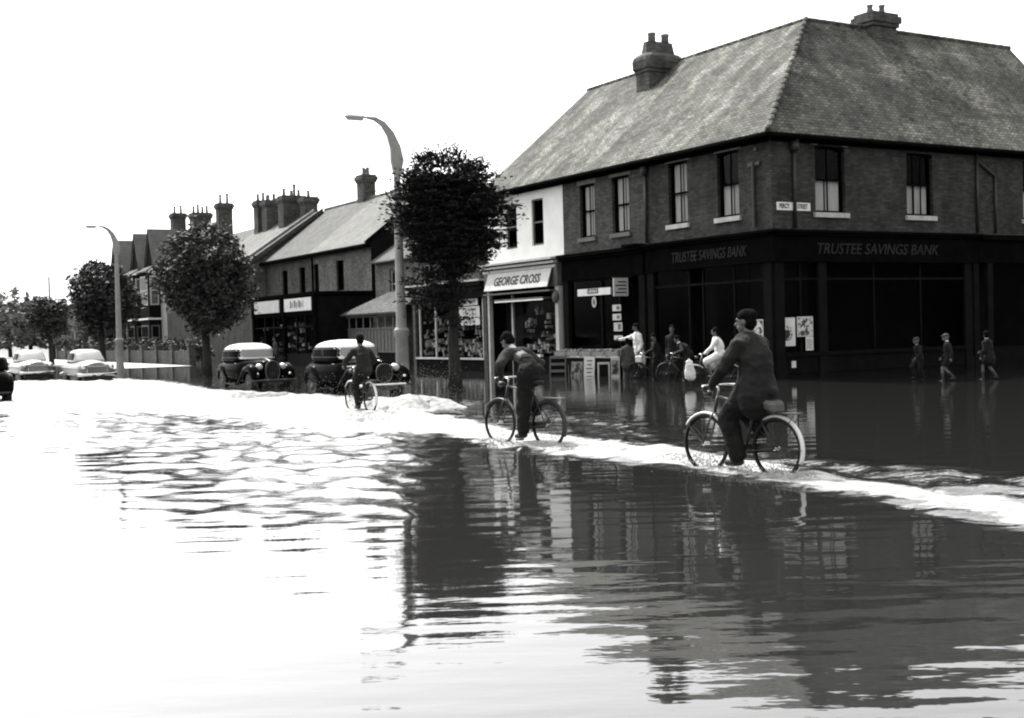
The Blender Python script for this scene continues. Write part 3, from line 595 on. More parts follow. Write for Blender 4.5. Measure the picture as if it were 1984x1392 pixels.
mb = MB(); fl.box(mb, 16.9, 17.05, -.02, .14, -.2, 3.3); mb.build('pilaster', M['stone'], wh); mb = MB(); fl.box(mb, 11.5, 11.72, -.02, .22, -.2, 3.3); mb.build('pilaster', M['sign'], wh)
mb = MB(); mb.ell(fl.p(11.6, .26, 2.9), .16, .14, .25); mb.build('bracket', M['midpaint'], wh, smooth=True)
mb = MB(); fl.box(mb, 15.15, 15.25, -.04, .06, -.1, 3.1); fl.box(mb, 11.75, 11.85, -.04, .06, .7, 3.1); mb.build('window_frame', M['ltpaint'], wh)
mb = MB(); fl.box(mb, 11.75, 15.15, -.04, .1, -.2, .62); mb.build('stall_riser', M['plinth'], wh)
mb = MB(); fl.box(mb, 13.0, 15.15, 0, .14, .62, .72); mb.build('window_sill', M['white'], wh)
mb = MB(); fl.quad(mb, 11.8, 15.15, 0, .7, 2.85); mb.build('shop_window', M['glassdark'], wh)
mb = MB(); fl.quad(mb, 15.3, 16.65, -.5, -.2, 2.9); mb.build('door', M['inside'], wh)
mb = MB()
for k in range(44):
    a = 12+rnd.random()*3; z = .75+rnd.random()**2*1.7; r = .04+rnd.random()*.07; fl.box(mb, a-r, a+r, -.5-.2*rnd.random(), -.3, z, z+r*2.2)
mb.build('window_goods', M['goods_light'], wh)

# ---------------- single-storey shop with the posters
ps = sthing('poster_window_shop', 'single storey shop behind the near tree with posters in its tall window', 'building', 0, 0)
f = fl
mb = MB(); f.box(mb, 17.2, 24.2, -6, -.05, 3.3, 3.75); f.box(mb, 17.2, 17.5, -.05, .12, -.2, 3.3); f.box(mb, 23.95, 24.2, -.05, .12, -.2, 3.3); f.box(mb, 24.1, 24.2, -6, -.05, -.2, 3.3); mb.build('wall', M['brick_b'], ps)
mb = MB(); f.box(mb, 17.2, 24.25, -.04, .42, 3.62, 3.78); f.box(mb, 17.2, 24.2, -.04, .3, 3.45, 3.615); f.box(mb, 17.25, 24.2, -.04, .16, 3.1, 3.445); mb.build('fascia', M['dkpaint2'], ps)
mb = MB(); f.box(mb, 17.2, 24.25, -.3, .46, 3.785, 3.86); mb.build('cornice', M['ltpaint'], ps)
mb = MB(); f.box(mb, 17.5, 23.95, -.05, .06, -.2, .48); mb.build('stall_riser', M['plinth'], ps)
mb = MB(); f.box(mb, 17.5, 23.95, -.03, .14, .48, .56)
for a in (17.6, 20.4, 22.0, 23.6): f.box(mb, a, a+.09, -.03, .05, .56, 3.1)
mb.build('window_frame', M['stone'], ps)
mb = MB(); f.quad(mb, 17.5, 23.95, 0, .5, 3.1); mb.build('shop_window', M['glassfar'], ps)
mb = MB(); backing(mb, f, 17.2, 24.2, -.2, 3.3, 1.0); mb.build('shop_interior', M['inside'], ps)
mb = MB()
for k in range(95):
    a = 17.8+rnd.random()*6; z = .56+rnd.random()**1.6*1.7; r = .04+rnd.random()*.08; f.box(mb, a-r, a+r, -.5-.2*rnd.random(), -.2, z, z+r*2.4)
mb.build('window_goods', M['goods_light'], ps)
poster(f, 17.95, 19.9, 1.95, 2.75, 'pale picture poster in the tall shop window beside the tree trunk', design='dark', n=.02)
poster(f, 18.1, 19.7, 2.8, 3.08, 'dull strip notice above the picture poster by the tree trunk', 'notice', design='lines', n=.02)

# ---------------- set-back house with lean-to
dn = sthing('lean_to_house', 'grey rendered house set back behind the lamp post with a slated lean-to', 'building', 0, 0)
f2 = FL(0, -3.4)
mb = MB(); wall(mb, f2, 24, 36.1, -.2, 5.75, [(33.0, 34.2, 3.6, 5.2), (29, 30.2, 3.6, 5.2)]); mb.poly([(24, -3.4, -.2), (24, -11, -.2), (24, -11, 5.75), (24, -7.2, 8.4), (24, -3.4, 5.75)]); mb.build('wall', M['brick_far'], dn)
for a in (33.0, 29.0): sash(dn, f2, a, a+1.2, 3.6, 5.2, paint='ltpaint', curtain=None, sill='stone', arch=False)
mb = MB(); backing(mb, f2, 24.1, 36, -.2, 5.7, .8); mb.build('room', M['inside'], dn)
roof_slab(dn, [(23.8, -3.1, 5.6), (36.2, -3.1, 5.6), (36.2, -7.2, 8.4), (23.8, -7.2, 8.4)], 'roof_far'); roof_slab(dn, [(23.8, -7.2, 8.4), (36.2, -7.2, 8.4), (36.2, -11, 5.7), (23.8, -11, 5.7)], 'roof_far')
f3 = FL(0, -1.6)
roof_slab(dn, [(29.0, -1.3, 2.72), (36.3, -1.3, 2.72), (33.6, -3.4, 4.0), (29.0, -3.4, 4.0)], 'brick_far_dark', name='lean_to_roof')
mb = MB(); f3.box(mb, 29.1, 36.0, -.1, 0, -.2, .75); mb.build('lean_to_base', M['dkpaint2'], dn)
mb = MB()
for k in range(16): f3.box(mb, 29.1+k*.435, 29.1+k*.435+.36, -.06-.006*(k % 2), -.02, .78, 1.95)
f3.box(mb, 29.1, 36.0, -.08, .02, 1.95, 2.03); f3.box(mb, 29.1, 36.0, -.08, .04, .72, .80); mb.build('lean_to_boarding', M['midpaint'], dn)
mb = MB()
for k in range(8): f3.box(mb, 29.1+k*.95, 29.18+k*.95, -.05, .0, 2.03, 2.66)
f3.box(mb, 29.0, 36.1, -.1, .02, 2.6, 2.7); mb.build('lean_to_frame', M['stone_mid'], dn)
mb = MB(); f3.quad(mb, 29.1, 36, -.04, 2.03, 2.62); mb.build('lean_to_glazing', M['glassdark'], dn)

# ---------------- pair of shops projecting from the brick house
hs_ = sthing('brick_house_pair', 'long pale brick house with slate roof and one chimney stack behind the flat-roofed shops', 'building', 0, 0)
fa = FL(0, -3.4)
HA = [(40.6, 41.75, 4.35, 6.15), (44.6, 45.7, 4.35, 6.15), (46.9, 47.9, 4.35, 6.1), (50.1, 51.1, 4.35, 6.05)]
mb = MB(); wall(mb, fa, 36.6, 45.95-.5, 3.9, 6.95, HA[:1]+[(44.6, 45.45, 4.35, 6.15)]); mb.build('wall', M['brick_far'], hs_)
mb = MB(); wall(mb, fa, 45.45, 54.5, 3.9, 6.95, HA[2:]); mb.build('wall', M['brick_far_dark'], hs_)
for h in HA[:1]+[(44.6, 45.45, 4.35, 6.15)]+HA[2:]: sash(hs_, fa, *h, paint='dkpaint', curtain=None, sill=None, arch=False)
mb = MB(); backing(mb, fa, 36.7, 54.4, 3.9, 6.9, .8); mb.build('room', M['inside'], hs_)
mb = MB(); mb.poly([(36.6, -3.4, -.2), (36.6, -12.6, -.2), (36.6, -12.6, 6.95), (36.6, -8, 10.5), (36.6, -3.4, 6.95)]); mb.build('gable_wall', M['dkpaint2'], hs_)
mb = MB(); mb.slab([(36.45, -3.1, 6.72), (36.45, -8, 10.5), (36.45, -8, 10.75), (36.45, -3.0, 6.92)], (.16, 0, 0)); mb.build('bargeboard', M['dkpaint'], hs_)
roof_slab(hs_, [(36.6, -3.1, 6.75), (45.5, -3.1, 6.75), (45.5, -8, 10.5), (36.6, -8, 10.5)], 'roof_light'); roof_slab(hs_, [(45.5, -3.1, 6.75), (54.5, -3.1, 6.75), (54.5, -8, 10.5), (45.5, -8, 10.5)], 'roof_far')
roof_slab(hs_, [(36.6, -8, 10.5), (54.5, -8, 10.5), (54.5, -12.7, 6.9), (36.6, -12.7, 6.9)], 'roof_far')
mb = MB(); fa.box(mb, 36.6, 54.5, .3, .45, 6.62, 6.78); fa.box(mb, 36.6, 54.5, .004, .3, 6.64, 6.72); mb.tube([fa.p(45.5, .06, 6.6), fa.p(45.5, .06, 4.0)], .06, 6); mb.build('gutter', M['dkpaint'], hs_)
mb = MB(); ridge(mb, (36.6, -8, 10.58), (54.5, -8, 10.58), .12); mb.build('ridge_tiles', M['roof_far'], hs_, smooth=True)
chimney(hs_, 47.2, 48.2, -8.6, -7.7, 10.0, 12.2, 3, m='brick_ch', potrow='x', pot_h=.5)
ex = sthing('flat_roofed_shops', 'pair of low flat-roofed shops with two white signboards in front of the brick house', 'building', 0, 0)
mb = MB(); mb.box(36.6, 36.8, -3.38, -.05, -.2, 3.9); mb.build('side_wall', M['stone_mid'] if False else M['dkpaint2'], ex)
mb = MB(); mb.box(36.5, 47.2, -3.38, .12, 3.95, 4.15); mb.build('roof', M['dkpaint'], ex)
mb = MB(); fl.box(mb, 36.55, 47.1, -.1, .05, 2.85, 3.94)
for a in (36.55, 41.4, 46.8): fl.box(mb, a, a+.3, -.1, .12, -.2, 2.85); fl.box(mb, a, a+.3, .05, .16, 2.85, 3.94)
mb.build('shopfront', M['dkpaint'], ex)
mb = MB(); fl.box(mb, 37.0, 41.3, .06, .12, 3.12, 3.85); a = mb.build('signboard', M['paper'], ex); k = MB()
for q in range(9): fl.box(k, 38.2+q*.24, 38.2+q*.24+.08+.06*(q % 3), .12, .126, 3.3+.04*(q % 2), 3.72-.1*(q % 3 == 1))
k.build('lettering', M['midpaint'], a)
mb = MB(); fl.box(mb, 42.2, 46.6, .06, .12, 3.12, 3.85); mb.build('signboard', M['sign'], ex)
mb = MB(); fl.box(mb, 36.85, 41.4, -.08, .02, -.2, .7); fl.box(mb, 41.7, 46.8, -.08, .02, -.2, .6)
for a in (38.2, 39.6, 43.4, 45.0): fl.box(mb, a, a+.1, -.08, .02, .6, 2.85)
fl.box(mb, 36.85, 46.8, -.06, .03, 2.2, 2.27); mb.build('window_frame', M['dkpaint2'], ex)
mb = MB(); fl.quad(mb, 36.85, 46.8, -.04, .6, 2.85); mb.build('shop_window', M['glassfar'], ex)
mb = MB()
for k in range(22):
    a = 37+rnd.random()*9.6; z = .7+rnd.random()*1.6; r = .05+rnd.random()*.08; fl.box(mb, a-r, a+r, -.6-.2*rnd.random(), -.3, z, z+r*2)
mb.build('window_goods', M['goods_light'], ex)
mb = MB(); backing(mb, fl, 36.8, 47, -.2, 3.9, 1.2); mb.build('shop_interior', M['inside'], ex)

# ---------------- terrace beyond
tb = sthing('gabled_terrace', 'sooty terrace with light slates and crowded chimney stacks behind the second tree', 'building', 54.4, -2.4)
mb = MB(); mb.poly([(0, 0, -.2), (0, -10.4, -.2), (0, -10.4, 6.9), (0, -5.2, 10.3), (0, 0, 6.9)]); mb.build('gable_wall', M['brick_far'], tb)
HT = [(1.2, 2.4, 4.2, 6.1), (5, 6.2, 4.2, 6.1), (9, 10.2, 4.2, 6.1)]
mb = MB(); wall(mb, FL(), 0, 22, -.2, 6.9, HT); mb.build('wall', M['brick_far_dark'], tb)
for h in HT: sash(tb, FL(), *h, paint='ltpaint', curtain=None, sill='stone', arch=False)
mb = MB(); backing(mb, FL(), .1, 21, -.2, 6.8, .8); mb.build('room', M['inside'], tb)
roof_slab(tb, [(-.3, .35, 6.65), (12, .35, 6.65), (12, -5.2, 10.4), (-.3, -5.2, 10.4)], 'roof_light'); roof_slab(tb, [(12, .35, 6.65), (22, .35, 6.65), (22, -5.2, 10.4), (12, -5.2, 10.4)], 'roof_far')
roof_slab(tb, [(-.3, -5.2, 10.4), (22, -5.2, 10.4), (22, -10.6, 6.8), (-.3, -10.6, 6.8)], 'roof_far')
mb = MB(); mb.slab([(-.45, .38, 6.55), (-.45, -5.2, 10.35), (-.45, -5.2, 10.65), (-.45, .42, 6.85)], (.2, 0, 0)); mb.build('verge', M['brick_far_dark'], tb)
mb = MB(); mb.slab([(1.2, .3, 6.8), (1.2, -5.2, 10.5), (1.2, -5.2, 10.72), (1.2, .3, 7.0)], (.3, 0, 0)); mb.build('parapet', M['stone_mid'], tb)
for u0, u1, y0, y1, zt, n_, ph in ((2.3, 3.3, -5.9, -4.9, 11.75, 1, .5), (4.0, 5.1, -5.6, -3.9, 12.0, 3, .5), (5.6, 6.5, -5.9, -5.2, 12.0, 1, 1.1), (8.2, 9.3, -5.2, -4.1, 12.1, 2, .5), (9.9, 10.9, -5.7, -4.0, 12.25, 4, .6)):
    chimney(tb, u0, u1, y0, y1, 8.6, zt, n_, potrow='y', pot_h=ph)
chimney(tb, 21.0, 21.9, -5.6, -4.4, 9.2, 13.2, 2, potrow='y', pot_h=.9)
# ---------------- gabled villas with bays
gv = sthing('bay_window_house', 'pebbledashed house with steep dark gables and a two storey bay beyond the left trees', 'building', 76.5, -2.5)
HV = [(3.0, 4.2, 4.2, 6.2), (13.2, 14.2, 4.2, 6.3), (18, 19.3, 4.2, 6.2), (13.2, 14.5, .8, 2.8)]
mb = MB(); wall(mb, FL(), 0, 24, -.2, 7.6, HV); mb.poly([(0, 0, -.2), (0, -9, -.2), (0, -9, 7.6), (0, -4.5, 11.5), (0, 0, 7.6)]); mb.build('wall', M['pebble'], gv)
for h in HV: sash(gv, FL(), *h, paint='white', curtain='lower', sill='stone', arch=False)
mb = MB(); backing(mb, FL(), .1, 23.9, -.2, 7.5, .8); mb.build('room', M['inside'], gv)
roof_slab(gv, [(-.3, .35, 7.35), (24, .35, 7.35), (22.5, -4.5, 11.7), (-.3, -4.5, 11.7)], 'roof_light'); roof_slab(gv, [(-.3, -4.5, 11.7), (22.5, -4.5, 11.7), (24, -9.3, 7.4), (-.3, -9.3, 7.4)], 'roof_far')
for x in (3.6, 8.6, 16.5):
    mb = MB(); mb.box(x-1.5, x+1.5, 0, 1.0, 3.7, 7.5); mb.box(x-1.5, x+1.5, 0, 1.0, -.2, 3.45); bay = mb.build('bay', M['dkpaint2'], gv)
    mb = MB(); mb.box(x-1.65, x+1.65, 0, 1.15, 3.45, 3.6); mb.build('bay_cornice', M['white'], bay)
    mb = MB(); mb.slab([(x-1.7, 1.25, 7.5), (x+1.7, 1.25, 7.5), (x+1.3, .1, 8.2), (x-1.3, .1, 8.2)], (0, 0, .1)); mb.build('bay_roof', M['roof_far'], bay)
    for (fc, a0, a1) in ((Face((x, 1.0), (1, 0), (0, 1)), -1.2, 1.2), (Face((x-1.5, 0), (0, 1), (-1, 0)), .15, .9)):
        for z0, z1 in ((4.7, 7.2), (.9, 3.0)):
            mb = MB(); fc.box(mb, a0, a1, .005, .04, z0, z1); w1 = mb.build('bay_window', M['stone'] if z0 > 3 else M['midpaint'], bay)
            mb = MB(); fc.quad(mb, a0+.12, a1-.12, .045, z0+.12, (z0+z1)/2-.03); fc.quad(mb, a0+.12, a1-.12, .045, (z0+z1)/2+.05, z1-.12); mb.build('pane', M['midpaint'] if z0 > 3 else M['carglassdk'], w1)
    for s_ in (-1, 1):
        mb = MB(); mb.slab([(x, .6, 11.2), (x, -4.0, 11.2), (x+s_*1.6, -1.2, 8.0), (x+s_*1.6, .6, 8.0)], (0, 0, .1)); mb.build('gable_roof', M['roof_light'], gv)
    mb = MB(); mb.poly([(x-1.5, .4, 8.0), (x+1.5, .4, 8.0), (x, .4, 11.1)]); mb.build('gable', M['dkpaint2'], gv)
chimney(gv, 4.3, 5.6, -5.3, -3.7, 10.5, 12.9, 4, potrow='y', pot_h=.7); chimney(gv, 12.0, 13.1, -5.2, -4.0, 10.5, 13.6, 2, potrow='y', pot_h=.8)
# garden walls and hedges in front of the terrace
gw = sthing('garden_wall', 'low grey garden wall with dark brick piers along the far pavement', 'wall', 52, 2.6)
mb = MB(); mb.box(0, 46, -.12, .12, -.2, .95); mb.build('panel', M['brick_far_dark'], gw)
for k in range(12):
    mb = MB(); mb.box(k*4.1-.25, k*4.1+.25, -.22, .22, -.2, 1.25); mb.box(k*4.1-.3, k*4.1+.3, -.27, .27, 1.25, 1.35); mb.build('pier', M['brick_ch'], gw)
def leaves(mb, pts, size, rs, flat=.0, n=1):
    for c in pts:
        for _ in range(n):
            s = size*(.6+.8*rs.random()); a = Vector((rs.gauss(0,1), rs.gauss(0,1), rs.gauss(0,1)*(1-flat))).normalized(); b = Vector((rs.gauss(0,1), rs.gauss(0,1), rs.gauss(0,1)*(1-flat*.7))).normalized()
            b = (b-a*a.dot(b)).normalized(); c2 = Vector(c)+Vector((rs.gauss(0,1), rs.gauss(0,1), rs.gauss(0,1)))*size*.9
            mb.poly([c2-a*s, c2-b*s*.45, c2+a*s, c2+b*s*.45])
hd = sthing('hedge', 'clipped dark hedge behind the far garden wall', 'hedge', 52, 1.6)
rs = random.Random(11); mb = MB(); leaves(mb, [(rs.random()*44, rs.uniform(-.6, .6), rs.uniform(.4, 1.0+.8*abs(math.sin(rs.random()*9)))) for _ in range(3600)], .14, rs, n=2); mb.build('foliage', M['leaf_far'], hd)
mb = MB()
for k in range(12): mb.tube([(k*3.9+1, 0, -.2), (k*3.9+1.1, 0, .9)], .05, 6)
mb.build('stems', M['bark'], hd)

# ------------------------------------------------------------------ trees
def tree(name, label, p, h, crown, seed, m, leaf=.09, nclump=420, per=26, trunk_r=.17, layered=.0, top=0, group='street trees along the pavement', zbase=-.2, fill=1.0, lumps=15, twigs=None):
    """crown: list of (dx, dy, z, rx, ry, rz) lobes"""
    rs = random.Random(seed); t = thing(name, label, 'tree', p, 0, group)
    mb = MB(); zt = min(c[2] for c in crown)
    mb.tube([(0, 0, zbase), (.02, 0, .5), (-.03, .02, zt*.6), (.05, 0, zt), (.0, .05, zt+(h-zt)*.5)], [trunk_r*1.25, trunk_r, trunk_r*.85, trunk_r*.7, trunk_r*.3], 10)
    for k in range(13):
        c = crown[k % len(crown)]; q = rs.random()*6.28; u = rs.uniform(.5, .95)
        e = Vector((c[0]+math.cos(q)*c[3]*u, c[1]+math.sin(q)*c[4]*u, c[2]+rs.uniform(-.3, .8)*c[5])); s = Vector((0, 0, zt-.2+rs.random()*(h-zt)*.35)); mid = (s+e)/2+Vector((0, 0, .15))
        mb.tube([s, mid, e], [trunk_r*.45, trunk_r*.28, trunk_r*.08], 6)
    mb.build('trunk', M['bark'], t, smooth=True)
    mb = MB(); cl = []
    lum = [Vector((rs.gauss(0, 1), rs.gauss(0, 1), rs.gauss(0, .8))).normalized() for _ in range(lumps)]
    tot = sum(c[3]*c[4]*c[5] for c in crown)
    for c in crown:
        for _ in range(int(nclump*c[3]*c[4]*c[5]/tot)+20):
            d = Vector((rs.gauss(0, 1), rs.gauss(0, 1), rs.gauss(0, 1))).normalized(); b = max(d.dot(l) for l in lum)
            r = (.55+.45*rs.random()**.5)*fill*(.72+.40*max(0, b)**3)
            if rs.random() < .25: r *= rs.random()
            if rs.random() < .07: r *= 1.05+.18*rs.random()
            cl.append((Vector((c[0]+d.x*c[3]*r, c[1]+d.y*c[4]*r, c[2]+d.z*c[5]*r)), d))
    for q, d in cl:
        cr = .22+.14*rs.random(); out = Vector((d.x, d.y, d.z*.4+.1)).normalized()
        for _ in range(per):
            v = Vector((rs.gauss(0, 1), rs.gauss(0, 1), rs.gauss(0, 1)*(1-layered*.75)))*cr*.62 + out*rs.random()*cr*1.0*layered
            a = (out*layered + Vector((rs.gauss(0, 1), rs.gauss(0, 1), rs.gauss(0, .6)))*.6).normalized(); b = Vector((rs.gauss(0, 1), rs.gauss(0, 1), rs.gauss(0, 1)*.8)); b = (b-a*a.dot(b)).normalized()
            s = leaf*(.6+.8*rs.random()); c2 = q+v
            mb.poly([c2-a*s, c2-b*s*.42, c2+a*s, c2+b*s*.42])
    mb.build('crown', m, t)
    if twigs:
        mb = MB()
        for dx, z0, z1, dd in twigs:
            a, b = Vector((dx, 0, z0)), Vector((dx+dd, .05, z1)); mb.tube([a, a.lerp(b, .6), b], [.018, .012, .004], 5)
            for _ in range(16): c2 = a.lerp(b, rs.random())+Vector((rs.gauss(0, .05), rs.gauss(0, .05), rs.gauss(0, .03))); v = Vector((rs.gauss(0, 1), rs.gauss(0, 1), rs.gauss(0, 1))).normalized(); x = v.cross(b-a).normalized(); mb.poly([c2-v*.06, c2-x*.025, c2+v*.06, c2+x*.025])
        mb.build('bare_twigs', m, t)
    return t
def at_street(px, off):
    for k in range(400):
        p = gnd(px, 690+k*.5); u, y = to_street(p)
        if y > off and p.y < 300: return p
t1 = gnd(882, 752)
tree('street_tree', 'dense dark street tree with layered foliage, nearest the camera in front of the shops', t1, 7.2,
     [(-.05, 0, 5.85, 1.0, 1.1, 1.1), (.38, .1, 5.15, 1.15, 1.1, 1.0), (-.50, -.1, 5.2, 1.02, 1.0, .95), (.0, 0, 4.4, 1.05, .9, .8), (-.35, 0, 3.95, .6, .6, .5), (-.72, -.2, 2.9, .50, .5, .50), (.0, 0, 3.4, .3, .3, .5), (.02, 0, 2.35, .22, .22, .5)], 5, M['leaf'], leaf=.06, nclump=1700, per=34, trunk_r=.19, layered=1.25, twigs=((-.75, 6.6, 7.25, -.35), (-.2, 6.8, 7.3, .35), (.35, 6.7, 7.2, -.1), (.75, 6.5, 7.15, .4), (1.2, 6.2, 6.75, .45), (-1.3, 6.0, 6.3, -.45), (1.0, 6.6, 7.1, .15)))
mb = MB(); rs = random.Random(5)
for dx, z in ((-.3, 7.1), (.15, 7.3), (.7, 7.0), (1.1, 6.7), (-.75, 6.7)):
    pass
tree('street_tree', 'large round leafy tree in front of the terrace, left of the dark cars', at_street(402, 8.0), 7.8,
     [(0, 0, 5.2, 2.0, 1.9, 1.9), (.7, 0, 3.9, 1.5, 1.4, 1.5), (-.7, 0, 4.2, 1.4, 1.4, 1.4), (0, 0, 2.9, 1.3, 1.2, 1.0)], 8, M['leaf_far'], leaf=.12, nclump=700, per=26, trunk_r=.2, layered=.2)
tree('street_tree', 'leafy tree directly behind the left lamp post', at_street(200, 8.5), 7.0,
     [(-.1, 0, 4.7, 1.8, 1.8, 1.7), (.9, 0, 3.9, 1.5, 1.5, 1.5), (-.4, 0, 3.5, 1.2, 1.2, 1.2)], 12, M['leaf_far'], leaf=.15, nclump=520, per=22, trunk_r=.2, layered=.1)
tree('street_tree', 'small leaning street tree above the far left parked car', at_street(100, 8.0), 5.0,
     [(-.2, 0, 3.9, 1.35, 1.3, 1.1), (.1, 0, 2.9, .9, .9, .9)], 14, M['leaf_far'], leaf=.15, nclump=300, per=20, trunk_r=.2, layered=.1)
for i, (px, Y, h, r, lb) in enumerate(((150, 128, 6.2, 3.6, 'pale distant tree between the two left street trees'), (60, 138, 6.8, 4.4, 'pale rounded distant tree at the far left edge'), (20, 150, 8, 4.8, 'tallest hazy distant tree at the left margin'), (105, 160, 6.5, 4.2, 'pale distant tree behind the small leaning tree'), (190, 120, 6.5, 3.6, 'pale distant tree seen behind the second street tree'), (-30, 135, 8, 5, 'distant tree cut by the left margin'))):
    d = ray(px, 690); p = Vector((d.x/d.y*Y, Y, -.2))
    tree('distant_tree', lb, p, h, [(0, 0, h*.62, r, r, h*.36), (r*.5, 0, h*.5, r*.7, r*.7, h*.3)], 30+i, M['leaf_hazed'], leaf=.4, nclump=130, per=16, trunk_r=.25, group='distant trees at the end of the street')
# ------------------------------------------------------------------ lamp posts
def lamp(p, label, s=1.0):
    t = thing('street_lamp', label, 'street lamp', p, THETA, 'concrete street lamps')
    mb = MB(); mb.lathe([(.24, -.2), (.24, .15), (.21, .3), (.205, 1.55), (.235, 1.6), (.235, 1.78), (.17, 1.86), (.16, 2.2), (.115, 6.0), (.105, 6.75)], n=14)
    mb.build('post', M['concrete'], t, smooth=True, auto=True)
    mb = MB(); pts = [(0, 6.6), (-.02, 7.0), (.03, 7.4), (.19, 7.8), (.43, 8.1), (.70, 8.24), (.95, 8.26)]; wd = [.11, .21, .17, .125, .09, .06, .035]
    rs_ = []
    for i, ((y, z), w_) in enumerate(zip(pts, wd)):
        a = pts[max(0, i-1)]; b = pts[min(len(pts)-1, i+1)]; tx, tz = b[0]-a[0], b[1]-a[1]; L = math.hypot(tx, tz); nx, nz = -tz/L, tx/L
        o = -.10 if i else 0
        rs_.append([(sx*.075*(1-.5*i/6), y+nx*w_*sn+nx*.0, z+nz*w_*sn) for sx, sn in ((-1, -1), (1, -1), (1, 1), (-1, 1))])
    mb.rings(rs_); mb.build('arm', M['concrete'], t, bevel=.01)
    mb = MB(); mb.tube([(0, .92, 8.26), (0, 1.06, 8.26)], .03, 8); mb.build('bracket', M['iron'], t)
    mb = MB(); mb.rings([[(x*a, y, 8.23+z*b) for x, z in ((-.11, .05), (-.06, .09), (.06, .09), (.11, .05), (.11, -.0), (-.11, 0))] for y, a, b in ((1.03, .7, .8), (1.12, 1, 1), (1.6, 1, 1), (1.67, .7, .7))]); la = mb.build('lantern', M['stone'], t)
    mb = MB(); mb.rings([[(x, y, 8.225+z) for x, z in ((-.09, 0), (.09, 0), (.06, -.07), (-.06, -.07))] for y in (1.1, 1.6)]); mb.build('bowl', M['sign'], la)
    return t
lamp(gnd(781, 751), 'concrete swan neck street lamp beside the near tree')
lamp(gnd(233, 718), 'concrete swan neck street lamp at the left, in front of the garden wall')
def far_pole(px, Y, h, lb):
    d = ray(px, 690); t = thing('lamp_post', lb, 'lamp post', (d.x/d.y*Y, Y, -.2), THETA, 'distant lamp posts')
    mb = MB(); mb.tube([(0, 0, 0), (0, 0, h)], [.12, .07], 8); mb.build('post', M['concrete'], t); mb = MB(); mb.ell((0, 0, h), .09, .09, .12); mb.build('finial', M['concrete'], t)
far_pole(100, 105, 7.4, 'thin lamp post rising above the small leaning tree'); far_pole(147, 118, 5.2, 'faint distant lamp post left of the light saloon roof'); far_pole(175, 112, 4.2, 'faint short post above the light saloon roof')

# ------------------------------------------------------------------ cars
def se(v, n): return math.copysign(abs(v)**(2.0/n), v)
def loft_x(st, n=24, p=3.2):
    """stations (x, halfwidth, z0, z1)"""
    rs_ = []
    for x, hw, z0, z1 in st:
        cz, hz = (z0+z1)/2, (z1-z0)/2
        rs_.append([(x, hw*se(math.cos(q), p), cz+hz*se(math.sin(q), p)) for q in (2*math.pi*k/n for k in range(n))])
    mb = MB(); mb.rings(rs_); return mb
class Cabin:
    def __init__(s, lv, p=4.0): s.lv = lv; s.p = p       # levels (z, x0, x1, halfwidth)
    def at(s, z):
        L = s.lv
        for i in range(len(L)-1):
            if L[i][0] <= z <= L[i+1][0]:
                t = (z-L[i][0])/(L[i+1][0]-L[i][0]); return [L[i][k]*(1-t)+L[i+1][k]*t for k in (1, 2, 3)]
        return list(L[-1][1:])
    def mesh(s, z0, z1, steps, n=40):
        rs_ = []
        for i in range(steps+1):
            z = z0+(z1-z0)*i/steps; x0, x1, hw = s.at(z); cx, a = (x0+x1)/2, (x1-x0)/2
            rs_.append([(cx+a*se(math.cos(q), s.p), hw*se(math.sin(q), s.p), z) for q in (2*math.pi*k/n for k in range(n))])
        mb = MB(); mb.rings(rs_); return mb
    def side(s, sy, a0, a1, z0, z1, off=.008, lean=0.0):
        mb = MB(); rows = []
        for i in range(5):
            z = z0+(z1-z0)*i/4; x0, x1, hw = s.at(z); cx, a = (x0+x1)/2, (x1-x0)/2; row = []
            for k in range(7):
                x = a0+(a1-a0)*k/6+lean*(z-z0); x = max(min(x, cx+a*.97), cx-a*.97); y = hw*(max(0, 1-abs((x-cx)/a)**s.p))**(1/s.p); row.append((x, sy*(y+off), z))
            rows.append(row)
        mb.rings(rows, False, False); return mb
    def front(s, b0, z0, z1, sx=1, off=.01, grow=0.0):
        mb = MB(); rows = []
        for i in range(5):
            z = z0+(z1-z0)*i/4; x0, x1, hw = s.at(z); cx, a = (x0+x1)/2, (x1-x0)/2; row = []
            e = 1-.10*abs(i/4-.5)**2*4
            for k in range(11):
                y = (-b0+2*b0*k/10)*e; x = cx+sx*a*(max(0, 1-abs(y/hw)**s.p))**(1/s.p); row.append((x+sx*off, y, z))
            rows.append(row)
        mb.rings(rows, False, False); return mb
def wheel(t, x, y, r, w_=.15, cap=.16):
    mb = MB(); mb.lathe([(r*.62, -w_/2), (r*.95, -w_/2), (r, -w_*.3), (r, w_*.3), (r*.95, w_/2), (r*.62, w_/2)], (x, y, r), 24, 'y'); wh_ = mb.build('wheel', M['rubber'], t, smooth=True, auto=True)
    mb = MB(); mb.lathe([(r*.64, -w_*.35), (r*.64, w_*.35)], (x, y, r), 20, 'y'); mb.build('rim', M['midpaint'], wh_)
    mb = MB(); s = 1 if y > 0 else -1; mb.ell((x, y+s*w_*.42, r), cap*.6, .05, cap*.6); mb.build('hubcap', M['midpaint'], wh_, smooth=True)
